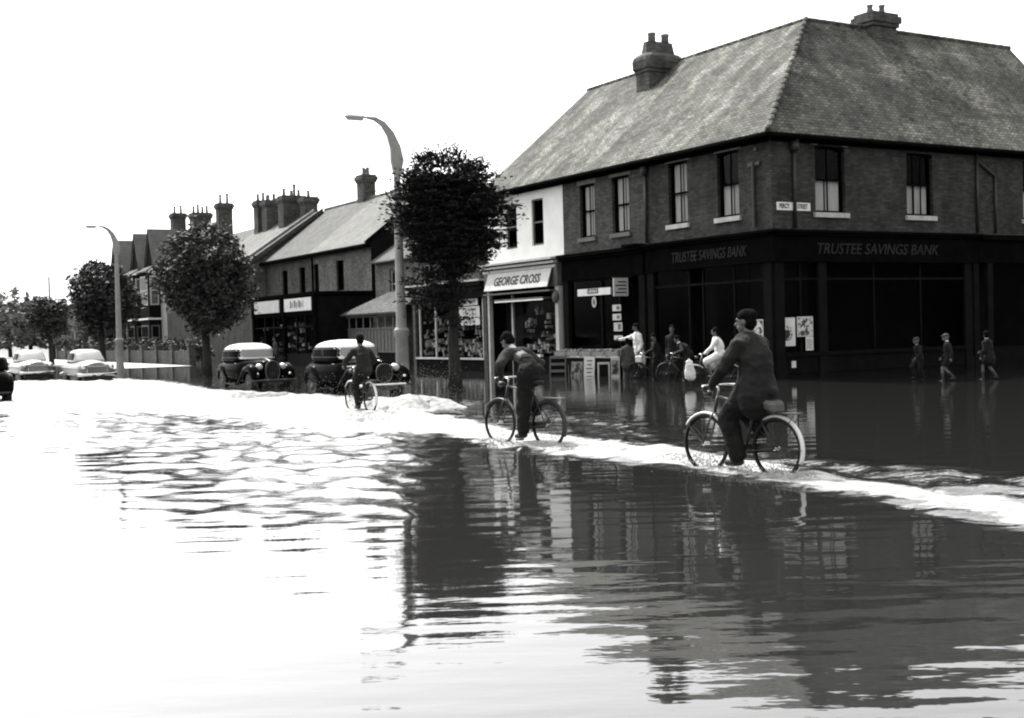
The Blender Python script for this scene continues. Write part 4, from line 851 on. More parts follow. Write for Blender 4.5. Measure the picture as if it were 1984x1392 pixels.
def old_saloon(label, loc, rot, paint='carblack', grille_h=.62, variant=0):
    t = thing('saloon_car', label, 'car', loc, rot)
    mb = loft_x([(1.80, .24, .42, .98), (1.74, .30, .38, 1.05), (1.3, .37, .36, 1.09), (.85, .50, .34, 1.12), (.60, .66, .30, 1.12), (.3, .74, .28, 1.13), (-1.2, .74, .28, 1.12), (-1.75, .68, .32, 1.06), (-2.02, .55, .38, .90), (-2.12, .38, .46, .74)])
    mb.build('body', M[paint], t, smooth=True)
    cb = Cabin([(1.05, -1.72, .62, .735), (1.14, -1.69, .55, .735), (1.42, -1.50, .40, .70), (1.50, -1.36, .28, .655), (1.57, -1.18, .12, .57), (1.62, -.95, -.08, .42), (1.645, -.65, -.3, .2)], 3.8)
    cb.mesh(1.05, 1.44, 6).build('cabin', M[paint], t, smooth=True)
    cb.mesh(1.44, 1.645, 10).build('roof', M['carpale'], t, smooth=True)
    fw = cb.front(.665, 1.12, 1.50, off=.014).build('windscreen', M['carpale'], t, smooth=True)
    cb.front(.57, 1.19, 1.425, off=.03).build('glass', M['carglass'], fw, smooth=True)
    cb.front(.34, 1.2, 1.38, sx=-1, off=.012).build('rear_window', M['carglassdk'], t)
    for sy in (-1, 1):
        for a0, a1, ln in ((-.42, .34, -.25), (-1.22, -.52, 0)):
            w1 = cb.side(sy, a0, a1, 1.16, 1.40, .006, ln).build('side_window', M['midpaint'] if False else M['iron'], t)
            cb.side(sy, a0+.03, a1-.03, 1.18, 1.385, .014, ln).build('glass', M['carglassdk'], w1)
        mb = MB(); mb.tube([(2.0, sy*.60, .38), (1.98, sy*.60, .55), (1.84, sy*.60, .72), (1.55, sy*.61, .83), (1.2, sy*.62, .78), (.85, sy*.64, .55), (.55, sy*.66, .36), (.25, sy*.66, .30)], [.05, .13, .17, .18, .17, .14, .10, .06], 12, True, .55+.3, (0, 1, 0)); mb.build('front_wing', M[paint], t, smooth=True)
        mb = MB(); mb.tube([(-.55, sy*.66, .32), (-.8, sy*.66, .55), (-1.05, sy*.66, .76), (-1.35, sy*.64, .84), (-1.7, sy*.60, .76), (-1.95, sy*.56, .5), (-2.02, sy*.55, .36)], [.05, .12, .15, .16, .15, .11, .05], 12, True, .9, (0, 1, 0)); mb.build('rear_wing', M[paint], t, smooth=True)
        mb = MB(); mb.box(-.6, .4, sy*.60, sy*.80, .27, .31); mb.build('running_board', M[paint], t, bevel=.01)
        wheel(t, 1.42, sy*.60, .33); wheel(t, -1.38, sy*.60, .33)
        mb = MB(); mb.ell((1.72, sy*.40, .86), .15, .115, .115); hl = mb.build('headlight', M['chrome'], t, smooth=True); mb = MB(); mb.ell((1.80, sy*.40, .86), .085, .10, .10); mb.build('lens', M['sign'], hl, smooth=True)
        mb = MB(); mb.ell((2.0, sy*.55, .62), .05, .06, .06); mb.build('sidelight', M['chrome'], t, smooth=True)
        mb = MB(); mb.tube([(.10, sy*.69, .98), (.26, sy*.69, .98)], .014, 6); mb.build('door_handle', M['chrome'], t)
    mb = MB(); N = 26; mb.slab([(1.84, .235*se(math.cos(2*math.pi*k/N), 2.4), .72+grille_h/2*se(math.sin(2*math.pi*k/N), 2.4)) for k in range(N)], (.05, 0, 0)); gr = mb.build('grille', M['plinth'], t)
    mb = MB(); mb.tube([(1.9, .235*se(math.cos(2*math.pi*k/N), 2.4), .72+grille_h/2*se(math.sin(2*math.pi*k/N), 2.4)) for k in range(N+1)], .018, 6)
    for k in range(-3, 4): mb.box(1.885, 1.9, k*.055-.004, k*.055+.004, .72-grille_h*.42, .72+grille_h*.42)
    mb.build('grille_bars', M['midpaint'], gr)
    mb = MB(); mb.tube([(1.98, -.78, .40), (2.10, -.5, .42), (2.14, 0, .42), (2.10, .5, .42), (1.98, .78, .40)], .045, 8, True, .5, (0, 0, 1)); mb.build('bumper', M['chrome'] if variant else M['iron'], t, smooth=True)
    mb = MB(); mb.tube([(-2.0, -.6, .42), (-2.2, 0, .42), (-2.0, .6, .42)], .04, 8); mb.build('rear_bumper', M['iron'], t)
    mb = MB(); mb.box(2.13, 2.15, -.26, .26, .28, .38); mb.build('number_plate', M['iron'], t)
    mb = MB(); mb.tube([(1.76, 0, 1.03), (1.3, 0, 1.115), (.6, 0, 1.14)], .012, 6); mb.build('bonnet_trim', M['chrome'], t)
    return t
def new_saloon(label, loc, rot, paint='cargrey', s=1.0):
    t = thing('saloon_car', label, 'car', loc, rot)
    mb = loft_x([(2.05, .62, .42, .80), (2.0, .70, .34, .86), (1.7, .76, .30, .93), (.9, .78, .28, .98), (.3, .78, .26, 1.0), (-1.1, .78, .26, 1.0), (-1.7, .76, .30, .96), (-2.05, .70, .36, .86), (-2.12, .60, .44, .76)], 28, 3.6)
    mb.build('body', M[paint], t, smooth=True)
    mb = loft_x([(2.04, .30, .6, .90), (1.9, .36, .6, .97), (1.2, .42, .6, 1.03), (.7, .50, .6, 1.05)], 20, 2.6); mb.build('bonnet', M[paint], t, smooth=True)
    cb = Cabin([(.95, -1.5, .85, .72), (1.05, -1.42, .74, .70), (1.32, -1.15, .38, .62), (1.43, -1.0, .2, .56), (1.49, -.8, .0, .44), (1.52, -.55, -.25, .25)], 4.2)
    cb.mesh(.95, 1.52, 12).build('cabin', M[paint], t, smooth=True)
    cb.front(.56, 1.05, 1.38, off=.012).build('windscreen', M['carglass'], t, smooth=True)
    cb.front(.45, 1.07, 1.34, sx=-1, off=.012).build('rear_window', M['carglassdk'], t)
    for sy in (-1, 1):
        for a0, a1, ln in ((-.42, .38, -.5), (-1.0, -.5, .1)): cb.side(sy, a0, a1, 1.05, 1.36, .008, ln).build('side_window', M['carglassdk'], t)
        wheel(t, 1.32, sy*.66, .32, .15); wheel(t, -1.3, sy*.66, .32, .15)
        mb = MB(); mb.ell((1.9, sy*.58, .78), .2, .13, .13); mb.build('headlight_hood', M[paint], t, smooth=True)
        mb = MB(); mb.lathe([(.01, 0), (.105, 0), (.12, .02), (.09, .05), (.01, .06)], (2.06, sy*.58, .76), 16, 'x'); mb.build('headlight', M['chrome'], t, smooth=True)
        mb = MB(); mb.tube([(1.8, sy*.785, .72), (-1.8, sy*.785, .72)], .014, 6); mb.build('side_trim', M['chrome'], t)
    mb = MB(); mb.box(2.045, 2.075, -.42, .42, .52, .74); gr = mb.build('grille', M['iron'], t)
    mb = MB()
    for k in range(5): mb.box(2.075, 2.085, -.42, .42, .53+k*.05, .545+k*.05)
    mb.tube([(2.08, -.44, .5), (2.08, -.4, .77), (2.08, .4, .77), (2.08, .44, .5)], .016, 6); mb.build('grille_bars', M['chrome'], gr)
    mb = MB(); mb.tube([(1.95, -.82, .42), (2.15, -.6, .42), (2.2, 0, .42), (2.15, .6, .42), (1.95, .82, .42)], .075, 10, True, .4, (0, 0, 1)); mb.build('bumper', M['chrome'], t, smooth=True)
    mb = MB(); mb.box(2.2, 2.22, -.26, .26, .32, .42); mb.build('number_plate', M['iron'], t)
    mb = MB(); mb.box(-2.0, 2.0, -.6, .6, .18, .3); mb.build('chassis', M['iron'], t)
    mb = MB(); mb.tube([(-2.0, -.8, .42), (-2.2, 0, .42), (-2.0, .8, .42)], .05, 8); mb.build('rear_bumper', M['chrome'], t)
    return t
WATER_ROAD = -.16
def car_at(u, y): p = S(u, y, WATER_ROAD); return p
HEAD = math.atan2(-D1.y, -D1.x)        # towards the camera along the street
old_saloon('nearer black saloon with a pale roof, passing behind the small cyclist', car_at(5.6, 11.1), HEAD+R(2), variant=1, grille_h=.5).scale = (1.04, 1.04, 1.03)
old_saloon('black saloon with a tall oval grille, left of the other black car', car_at(13.0, 11.6), HEAD, variant=0, grille_h=.66)
new_saloon('light grey saloon driving towards the camera beside the left lamp post', car_at(29.5, 13.7), HEAD)
new_saloon('pale cream saloon at the far left edge behind the light grey one', car_at(37.5, 14.8), HEAD, 'cargrey2')
old_saloon('black car mostly outside the left edge of the picture', Vector((-16.25, 37.3, WATER_ROAD)), HEAD+math.pi+R(5))

# ------------------------------------------------------------------ bicycles
def bicycle(label, loc, rot, guards='iron', bag=False, steer=0.0, s=1.0, crank=-75, group=None, basket=False):
    t = thing('bicycle', label, 'bicycle', loc, rot, group); t.scale = (s, s, s)
    ra, fa_, bb, st, ht, hb = Vector((-.46, 0, .345)), Vector((.60, 0, .345)), Vector((0, 0, .29)), Vector((-.155, 0, .80)), Vector((.40, 0, .90)), Vector((.45, 0, .72))
    mb = MB()
    for a, b, r in ((bb, st, .016), (st, ht, .016), (bb, hb, .018), (ht, hb, .02)): mb.tube([a, b], r, 8)
    for y in (-1, 1):
        mb.tube([bb+Vector((0, y*.03, 0)), ra+Vector((0, y*.06, 0))], .010, 6); mb.tube([st, ra+Vector((0, y*.06, 0))], .009, 6)
        mb.tube([hb+Vector((0, y*.03, -.01)), Vector((.50, y*.055, .60)), fa_+Vector((0, y*.055, 0))], .012, 6)
    mb.tube([st, Vector((-.19, 0, .93))], .013, 8); mb.build('frame', M['iron'], t, smooth=True)
    for nm, c in (('rear', ra), ('front', fa_)):
        mb = MB(); mb.torus(c, .328, .019, n=36); wo_ = mb.build('wheel', M['rubber'], t, smooth=True)
        mb = MB(); mb.torus(c, .308, .009, n=36, m=6, ry=.013); mb.build('rim', M['plinth'], wo_, smooth=True)
        mb = MB()
        for k in range(28):
            q = 2*math.pi*k/28; q2 = q+(.35 if k % 2 else -.35); sy = .03 if (k//2) % 2 else -.03
            mb.tube([c+Vector((.02*math.cos(q2), sy, .02*math.sin(q2))), c+Vector((.302*math.cos(q), 0, .302*math.sin(q)))], .0022, 3)
        mb.build('spokes', M['iron'], wo_)
        mb = MB(); mb.tube([c+Vector((0, -.05, 0)), c+Vector((0, .05, 0))], .02, 10); mb.build('hub', M['chrome'], wo_)
    for c, a0, a1 in ((ra, 20, 195), (fa_, 35, 165)) if True else ():
        a0_, a1_ = (60, 205) if c is ra else (35, 135)
        rr = []
        for i in range(25):
            q = R(a0_+(a1_-a0_)*i/24); u = Vector((math.cos(q), 0, math.sin(q)))
            rr.append([c+u*.362+Vector((0, .028, 0))-u*.014, c+u*.372+Vector((0, .018, 0)), c+u*.375, c+u*.372-Vector((0, .018, 0)), c+u*.362-Vector((0, .028, 0))-u*.014, c+u*.366])
        mb = MB(); mb.rings(rr); g = mb.build('mudguard', M[guards], t, smooth=True)
        mb = MB()
        for y in (-1, 1):
            q = R(180 if c is ra else 40); mb.tube([c+Vector((0, y*.05, 0)), c+Vector((math.cos(q)*.362, y*.028, math.sin(q)*.362))], .004, 4)
        mb.build('stay', M['iron'], g)
    mb = MB(); mb.tube([ht, Vector((.385, 0, 1.0)), Vector((.44, 0, 1.03))], .013, 8)
    mb.tube([(.26, -.27, 1.0), (.38, -.27, 1.03), (.45, -.2, 1.03), (.45, 0, 1.03), (.45, .2, 1.03), (.38, .27, 1.03), (.26, .27, 1.0)], .012, 8); hb_ = mb.build('handlebar', M['chrome'], t, smooth=True)
    for y in (-.27, .27): mb = MB(); mb.tube([(.24, y, .997), (.36, y, 1.026)], .018, 8); mb.build('grip', M['rubber'], hb_)
    mb = MB(); mb.lathe([(.01, -.05), (.035, -.04), (.045, .05), (.01, .055)], (.54, 0, .93), 12, 'x'); mb.build('lamp', M['iron'], t, smooth=True)
    mb = MB(); mb.rings([[(x, w_*math.cos(q), .955+z+.022*math.sin(q)) for q in (2*math.pi*k/10 for k in range(10))] for x, w_, z in ((-.32, .07, .01), (-.29, .10, .015), (-.22, .10, .0), (-.14, .05, -.005), (-.05, .025, 0), (-.03, .015, 0))]); mb.build('saddle', M['rubber'], t, smooth=True)
    mb = MB(); q = R(crank); cp = [bb+Vector((.17*math.cos(q), 0, .17*math.sin(q))), bb-Vector((.17*math.cos(q), 0, .17*math.sin(q)))]
    for c, y in ((cp[0], 1), (cp[1], -1)): mb.tube([bb+Vector((0, y*.05, 0)), c+Vector((0, y*.07, 0))], .011, 6); mb.box(c.x-.045, c.x+.045, y*.07, y*.16, c.z-.012, c.z+.012)
    mb.torus(bb+Vector((0, -.045, 0)), .085, .006, n=20, m=5); mb.tube([bb-Vector((0, .05, 0)), bb+Vector((0, .05, 0))], .02, 8); mb.build('crank', M['iron'], t)
    mb = MB(); mb.slab([(.1, -.055, .36), (.1, -.055, .25), (-.42, -.055, .30), (-.50, -.055, .345), (-.42, -.055, .39)], (0, .012, 0)); mb.build('chain_guard', M['iron'], t)
    mb = MB(); mb.box(-.80, -.36, -.06, .06, .735, .745); mb.tube([(-.75, .05, .74), (-.47, .06, .36)], .005, 5); mb.tube([(-.75, -.05, .74), (-.47, -.06, .36)], .005, 5); mb.build('carrier', M['iron'], t)
    if bag:
        mb = MB(); mb.slab([(-.33, -.14, .90), (-.33, .14, .90), (-.36, .11, .77), (-.36, -.11, .77)], (-.15, 0, -.04)); mb.build('saddle_bag', M['bag'], t, bevel=.03)
    if basket:
        mb = MB(); mb.slab([(.52, -.15, 1.0), (.52, .15, 1.0), (.54, .12, .80), (.54, -.12, .80)], (.2, 0, 0)); mb.build('basket', M['bag'], t, bevel=.02)
    return t, (cp, bb)

# ------------------------------------------------------------------ people
def ik(a, b, l1, l2, pole):
    a, b, pole = Vector(a), Vector(b), Vector(pole); d = b-a; L = min(d.length, (l1+l2)*.999); dn = d.normalized()
    x = (l1*l1-l2*l2+L*L)/(2*L); h = math.sqrt(max(0, l1*l1-x*x)); p = (pole-dn*pole.dot(dn)).normalized(); return a+dn*x+p*h, a+dn*L
def hand(mb, w_, d, n, s=1.0, curl=1.0, side=1):
    d = Vector(d).normalized(); n = Vector(n); n = (n-d*n.dot(d)).normalized(); l = d.cross(n)*side; w_ = Vector(w_)
    mb.capsule(w_+d*.015*s, w_+d*.07*s, .026*s, .036*s, .45, l)
    for i, k in enumerate((.92, 1.05, 1.0, .8)):
        b = w_+d*.085*s+l*(-.030+.020*i)*s; a = 0
        for seg, ln in enumerate((.038, .026, .022)):
            a += R((35, 55, 45)[seg])*curl; v = d*math.cos(a)+n*math.sin(a); e = b+v*ln*k*s; mb.capsule(b, e, (.0098-.0008*seg)*s, (.0092-.0008*seg)*s, n=8); b = e
    b = w_+d*.02*s-l*.028*s; e = b+(d*.6-l*.65+n*.35).normalized()*.045*s; mb.capsule(b, e, .013*s, .011*s, n=8); mb.capsule(e, e+(d*.7+n*(.4+.5*curl)).normalized()*.035*s, .0105*s, .009*s, n=8)
def person(label, loc, rot, J, s=1.0, top='suit', bot='suit2', headgear='hair', sleeves='long', legs='long', hem=.0, vox=.013, group=None, collar=None, grip=.9, waist=0.0, cuffs=True, hscale=1.0, wide=1.0, skirt=None):
    """J: pelvis, neck, head (centre), look (direction); sh/el/wr and hip/kn/an/toe as [left, right]"""
    t = thing('person', label, 'person', loc, rot, group); V = Vector; hs = s*hscale
    P, N_, Hc = V(J['pelvis']), V(J['neck']), V(J['head']); f = V(J['look']).normalized(); u = (Hc-N_).normalized()*.6+V((0, 0, .6)); u = (u-f*u.dot(f)).normalized(); sd_ = u.cross(f)
    lat = (V(J['sh'][0])-V(J['sh'][1])).normalized(); spine = (N_-P); mid = P+spine*.45+V(J.get('bow', (0, 0, 0))); up_ = N_-spine.normalized()*.13*s
    Mh = Matrix((f, sd_, u)).transposed()
    b = MB()
    b.ell(Hc+u*.02*hs, .098*hs, .077*hs, .105*hs, Mh); b.ell(Hc+f*.028*hs-u*.05*hs, .068*hs, .058*hs, .062*hs, Mh); b.ell(Hc+f*.055*hs-u*.085*hs, .032*hs, .032*hs, .026*hs, Mh)
    b.capsule(Hc+f*.088*hs+u*.01*hs, Hc+f*.112*hs-u*.028*hs, .009*hs, .015*hs, n=8); b.ell(Hc+f*.085*hs+u*.028*hs, .016*hs, .055*hs, .012*hs, Mh); b.ell(Hc+f*.088*hs-u*.058*hs, .014*hs, .028*hs, .010*hs, Mh)
    for q in (-1, 1): b.ell(Hc+sd_*q*.078*hs-f*.005*hs-u*.005*hs, .022*hs, .010*hs, .034*hs, Mh, 8, 6)
    b.capsule(N_-u*.04*s, Hc-u*.05*hs-f*.015*s, .056*s, .050*s)
    b.capsule(P, mid, .12*s, .115*s, .7, lat); b.capsule(mid, up_, .115*s, .13*s, .7, lat)
    for i, q in ((0, 1), (1, -1)):
        S_, E_, W_ = V(J['sh'][i]), V(J['el'][i]), V(J['wr'][i]); b.capsule(up_, S_, .06*s, .05*s); b.capsule(S_, E_, .045*s, .036*s); b.capsule(E_, W_, .036*s, .025*s)
        hd_ = V(J['hd'][i]) if 'hd' in J else (W_-E_); hn = V(J['hn'][i]) if 'hn' in J else V((0, -q, 0)); hand(b, W_, hd_, hn, s, grip, q)
        h_, k_, a_, to = V(J['hip'][i]), V(J['kn'][i]), V(J['an'][i]), V(J['toe'][i]); b.capsule(P, h_, .09*s, .085*s); b.capsule(h_, k_, .078*s, .052*s); cf = k_+(a_-k_)*.35; b.capsule(k_, cf, .050*s, .052*s); b.capsule(cf, a_, .052*s, .034*s)
        b.capsule(a_-V((0, 0, .03*s)), to, .035*s, .03*s)
    organic(b, 'body', M['skin'], t, min(vox, .0085), 2)
    e = MB()
    for q in (-1, 1): e.ell(Hc+f*.088*hs+sd_*q*.031*hs+u*.006*hs, .008*hs, .013*hs, .007*hs, Mh, 8, 6)
    e.build('eyes', M['hair'], t, smooth=True)
    # upper garment
    g = MB(); w_ = wide
    if not waist: g.capsule(P+spine.normalized()*.02*s-V((0, 0, hem*s)), P+spine*.2, (.190+hem*.22)*s*w_, .178*s*w_, .84, lat); g.capsule(P.lerp(mid, .35) if waist else P+spine*.2, mid, .178*s*w_, .178*s*w_, .82, lat); g.capsule(mid, up_, .178*s*w_, .178*s*w_, .80, lat)
    g.capsule(up_, N_-u*.015*s, .125*s, .062*s, .8, lat)
    if hem and J.get('ride'): g.capsule(P+V((-.04, 0, .02)), P+V((-.17, 0, -.07)), .15*s, .10*s, .6, lat)
    for i in (0, 1):
        S_, E_, W_ = V(J['sh'][i]), V(J['el'][i]), V(J['wr'][i]); g.capsule(up_+spine.normalized()*.02*s, S_, .098*s, .077*s*w_)
        if sleeves == 'long': g.capsule(S_, E_, .076*s*w_, .062*s*w_); g.capsule(E_, E_+(W_-E_)*.93, .063*s*w_, .050*s)
        else: g.capsule(S_, S_+(E_-S_)*.55, .066*s, .056*s)
    organic(g, 'jacket' if top in ('suit', 'suit2', 'coat') else 'jumper' if top == 'jumper' else 'shirt', M[top], t, vox, 3)
    # lower garment
    g = MB()
    if skirt:
        kn = (V(J['kn'][0])+V(J['kn'][1]))/2; g.capsule(P+V((0, 0, .05*s)), P-V((0, 0, .02)), .15*s, .17*s, .8, lat)
        for i in (0, 1): g.capsule(V(J['hip'][i]), V(J['kn'][i])+V((0, 0, .0)), .12*s, .12*s)
        g.capsule(P, kn, .15*s, .16*s, .9, lat); organic(g, 'skirt', M[skirt], t, vox, 4)
    else:
        g.capsule(P+spine.normalized()*.04*s, P-V((0, 0, .03*s)), .158*s, .16*s, .78, lat)
        if waist: g.capsule(P.lerp(mid, .62), P-V((0, 0, .1*s)), .128*s*wide, .150*s*wide, .80, lat)
        for i in (0, 1):
            h_, k_, a_ = V(J['hip'][i]), V(J['kn'][i]), V(J['an'][i]); g.capsule(P-V((0, 0, .02*s)), h_, .13*s, .115*s)
            if legs == 'long': g.capsule(h_, k_, .122*s*w_, .096*s*w_); g.capsule(k_, k_+(a_-k_)*.95, .096*s*w_, .082*s*w_)
            else: g.capsule(h_, h_+(k_-h_)*.62, .108*s, .10*s)
        organic(g, 'trousers' if legs == 'long' else 'shorts', M[bot], t, vox, 3)
    for i in (0, 1):
        a_, to = V(J['an'][i]), V(J['toe'][i]); g = MB(); d = (to-a_); d.z = 0; d = d.normalized() if d.length > .001 else V((1, 0, 0)); heel = a_+V((0, 0, -.055*s))-d*.03*s; g.capsule(heel, to, .043*s, .036*s); g.capsule(a_+V((0, 0, .01)), heel, .040*s, .042*s); organic(g, 'shoe', M['rubber'], t, .012, 2)
        if legs == 'short':
            k_ = V(J['kn'][i]); g = MB(); g.capsule(k_+(a_-k_)*.45, a_, .056*s, .040*s); organic(g, 'sock', M['coat'], t, .012, 2)
    # hair, cap
    g = MB()
    if headgear == 'cap':
        g.ell(Hc+u*.062*hs-f*.012*hs, .108*hs, .092*hs, .066*hs, Mh); g.ell(Hc+u*.045*hs+f*.082*hs, .040*hs, .055*hs, .012*hs, Mh); organic(g, 'cap', M['suit'], t, .009, 2)
        g = MB(); g.ell(Hc+u*.012*hs-f*.022*hs, .090*hs, .084*hs, .085*hs, Mh); organic(g, 'hair', M['hair'], t, .009, 2)
    elif headgear == 'school_cap':
        g.ell(Hc+u*.065*hs-f*.008*hs, .108*hs, .092*hs, .07*hs, Mh); g.ell(Hc+u*.05*hs+f*.10*hs, .045*hs, .055*hs, .010*hs, Mh); organic(g, 'cap', M['coat'], t, .009, 2)
    else:
        g.ell(Hc+u*.048*hs-f*.016*hs, .110*hs, .093*hs, .096*hs, Mh); g.ell(Hc-f*.05*hs-u*.01*hs, .068*hs, .084*hs, .092*hs, Mh)
        if headgear == 'long_hair': g.capsule(Hc-f*.05*hs, Hc-f*.07*hs-u*.13*hs, .075*hs, .06*hs)
        organic(g, 'hair', M['hair'], t, .009, 2)
    if collar:
        g = MB(); g.capsule(N_-u*.01*s, N_+u*.035*s, .066*s, .060*s); organic(g, 'collar', M[collar], t, .008, 2)
    return t
def riding(cp, s=1.0, lean=18, seat=(-.19, 1.04), standing=False, hands=None, drop=0.0, look=(1, .15, -.1), headoff=.0, reach=None):
    P = Vector((seat[0], 0, seat[1])); L = R(lean); sp = Vector((math.sin(L), 0, math.cos(L))); N_ = P+sp*.50*s; up_ = N_-sp*.09*s
    Hc = N_+(sp*.55+Vector((0, 0, .45))+Vector((headoff, 0, 0))).normalized()*.172*s
    J = dict(ride=1, pelvis=P, neck=N_, head=Hc, look=look, sh=[], el=[], wr=[], hip=[], kn=[], an=[], toe=[], hd=[], hn=[], bow=Vector((-math.cos(L), 0, math.sin(L)))*.04*s)
    for i, q in ((0, 1), (1, -1)):
        S_ = up_+Vector((.0, q*.185*s, 0)); W_ = Vector((.25, q*.27, 1.045)) if not (hands and hands[i]) else Vector(hands[i]); E_, W_ = ik(S_, W_, .29*s, .27*s, (-.4, q*.9, -.5))
        J['sh'].append(S_); J['el'].append(E_); J['wr'].append(W_); J['hd'].append(Vector((1, -q*.15, -.15))); J['hn'].append(Vector((0, 0, -1)))
        c = cp[i]; A = Vector((c.x-.07, q*.115, c.z+.10)); H_ = P+Vector((.02, q*.09*s, -.04)); K_, A = ik(H_, A, .44*s, .43*s, (1, q*.12, .3)); J['hip'].append(H_); J['kn'].append(K_); J['an'].append(A); J['toe'].append(A+Vector((.15*s, 0, -.075*s)))
    return J
def standing(s=1.0, stride=.0, arms=((0, 0), (0, 0)), look=(1, 0, 0), lean=4, bend=(.1, .1)):
    L = R(lean); P = Vector((0, 0, .95*s)); sp = Vector((math.sin(L), 0, math.cos(L))); N_ = P+sp*.52*s; up_ = N_-sp*.09*s
    J = dict(pelvis=P, neck=N_, head=N_+Vector((.03, 0, .175))*s, look=look, sh=[], el=[], wr=[], hip=[], kn=[], an=[], toe=[], hd=[], hn=[])
    for i, q in ((0, 1), (1, -1)):
        S_ = up_+Vector((0, q*.185*s, 0)); a, o = arms[i]; W_ = S_+Vector((math.sin(R(a))*math.cos(R(o)), q*(math.sin(R(o))+.10), -math.cos(R(a))*math.cos(R(o)))).normalized()*.53*s; E_, W_ = ik(S_, W_, .29*s, .265*s, (-1, q*.3, -.2))
        J['sh'].append(S_); J['el'].append(E_); J['wr'].append(W_); J['hd'].append(W_-E_); J['hn'].append(Vector((0, -q, 0)))
        H_ = P+Vector((0, q*.09*s, -.05*s)); A = Vector((q*stride, q*.10*s, .085*s+(.06 if stride and q < 0 else 0))); K_, A = ik(H_, A, .44*s, .43*s, (1, q*.1, 0)); J['hip'].append(H_); J['kn'].append(K_); J['an'].append(A); J['toe'].append(A+Vector((.14*s, q*.02, -.05*s)))
    return J
def hdg(az): return R(90-az)         # azimuth from +Y clockwise -> rotation of local +X
def hv(az): return Vector((math.sin(R(az)), math.cos(R(az)), 0))
DZ = -.07
# nearest cyclist
az = -38; g0 = gnd(1507, 930, DZ); l0 = g0+hv(az)*.46
bk, (cp, bb) = bicycle('bicycle with white mudguards under the nearest cyclist', l0, hdg(az), 'mudwhite', bag=True, crank=-62, group='bicycles ridden through the flood')
person('nearest cyclist seen from behind in a dark suit with thick dark hair', l0, hdg(az), riding(cp, 1.06, 14, (-.20, 1.06), look=(1, .45, -.05)), 1.07, 'suit', 'suit2', 'hair', hem=.15, vox=.011, wide=1.17, group='cyclists riding through the flood')
az = -42; g0 = gnd(1064, 870, DZ); l0 = g0+hv(az)*.46
bk, (cp, bb) = bicycle('black bicycle under the middle cyclist leaning forward', l0, hdg(az), 'iron', crank=-80, group='bicycles ridden through the flood')
person('middle cyclist bent low over the handlebars in a grey jumper with a white collar', l0, hdg(az), riding(cp, 1.0, 54, (-.13, 1.15), look=(1, .1, -.55), headoff=.25), 1.0, 'jumper', 'suit2', 'hair', vox=.011, wide=1.14, waist=.33, collar='shirt', group='cyclists riding through the flood')
az = -30; g0 = gnd(718, 803, DZ); l0 = g0+hv(az)*.46
bk, (cp, bb) = bicycle('bicycle under the farthest of the three riders, beside the black saloon', l0, hdg(az), 'mudwhite', crank=-100, group='bicycles ridden through the flood')
person('farthest of the three riders, dark jacket, in front of the black saloon', l0, hdg(az), riding(cp, .97, 22, (-.19, 1.0), look=(1, .1, -.1)), .97, 'suit', 'suit2', 'hair', hem=.04, vox=.014, group='cyclists riding through the flood')
# group by the shops
p = gnd(1238, 733); person('shopkeeper in a long white coat reaching towards the shop window cards', p+Vector((0, 0, .02)), R(200), standing(1.0, arms=((10, 5), (75, 20)), look=(1, -.3, -.1)), 1.0, 'shirt', 'suit2', 'hair', hem=.42, vox=.014)
p = gnd(1217, 737); person('child in a grey tweed coat standing with back turned before the grocery', p+Vector((0, 0, -.1)), R(80), standing(.80, look=(1, 0, 0)), .80, 'coat', 'coat', 'hair', hem=.25, vox=.014, hscale=1.1)
p = gnd(1306, 733); person('man in dark clothes standing at the back of the group outside the bank', p+Vector((0, 0, -.1)), R(230), standing(1.02, look=(1, .4, 0)), 1.02, 'suit2', 'suit2', 'hair', vox=.014)
az = -80; p = gnd(1268, 741, DZ); bk, (cp, bb) = bicycle('bicycle with a white front bag held by the boy nearest the shopkeeper', p, hdg(az), 'iron', s=.9, group='bicycles stopped by the bank')
mb = MB(); mb.box(-.02, .18, -.17, .17, 0, .2); o = mb.build('shopping_bag', M['shirt'], None, bevel=.02); o.location = p+Vector((-.40, -.1, .64)); o.rotation_euler = (0, 0, hdg(az)); tag(o, 'white bag on the handlebars of the bicycle nearest the shopkeeper', 'bag')
person('boy in dark clothes astride the bicycle nearest the shopkeeper', p, hdg(az), riding([Vector((.02, .15, -.0)), Vector((.02, -.15, -.0))], .84, 10, (-.10, .86), look=(1, .6, -.3), hands=[(.22, .25, .92), (.22, -.25, .92)]), .86, 'suit2', 'suit2', 'hair', vox=.014)
az = -84; p = gnd(1326, 743, DZ); bk, (cp, bb) = bicycle('bicycle with a bright tyre under the boy leaning over his handlebars', p, hdg(az), 'iron', s=.9, group='bicycles stopped by the bank')
person('boy in a dark jacket leaning far over his handlebars outside the bank', p, hdg(az), riding([Vector((.02, .15, -.0)), Vector((.02, -.15, -.0))], .86, 42, (-.16, .88), look=(1, .4, -.5), hands=[(.24, .25, .92), (.24, -.25, .92)]), .88, 'suit', 'suit2', 'hair', vox=.014, collar='shirt')
az = -78; p = gnd(1386, 752, DZ); bk, (cp, bb) = bicycle('bicycle with white mudguards under the girl in white', p, hdg(az), 'mudwhite', s=.92, crank=0, group='bicycles stopped by the bank')
person('girl in a white blouse and pale skirt on a bicycle behind the nearest cyclist', p, hdg(az), riding([c*.92 for c in cp], .90, 14, (-.15, .96), look=(1, .2, -.1), hands=[(.26, .25, .96), (.26, -.25, .96)]), .90, 'shirt', 'suit2', 'long_hair', vox=.014, skirt='shirt')
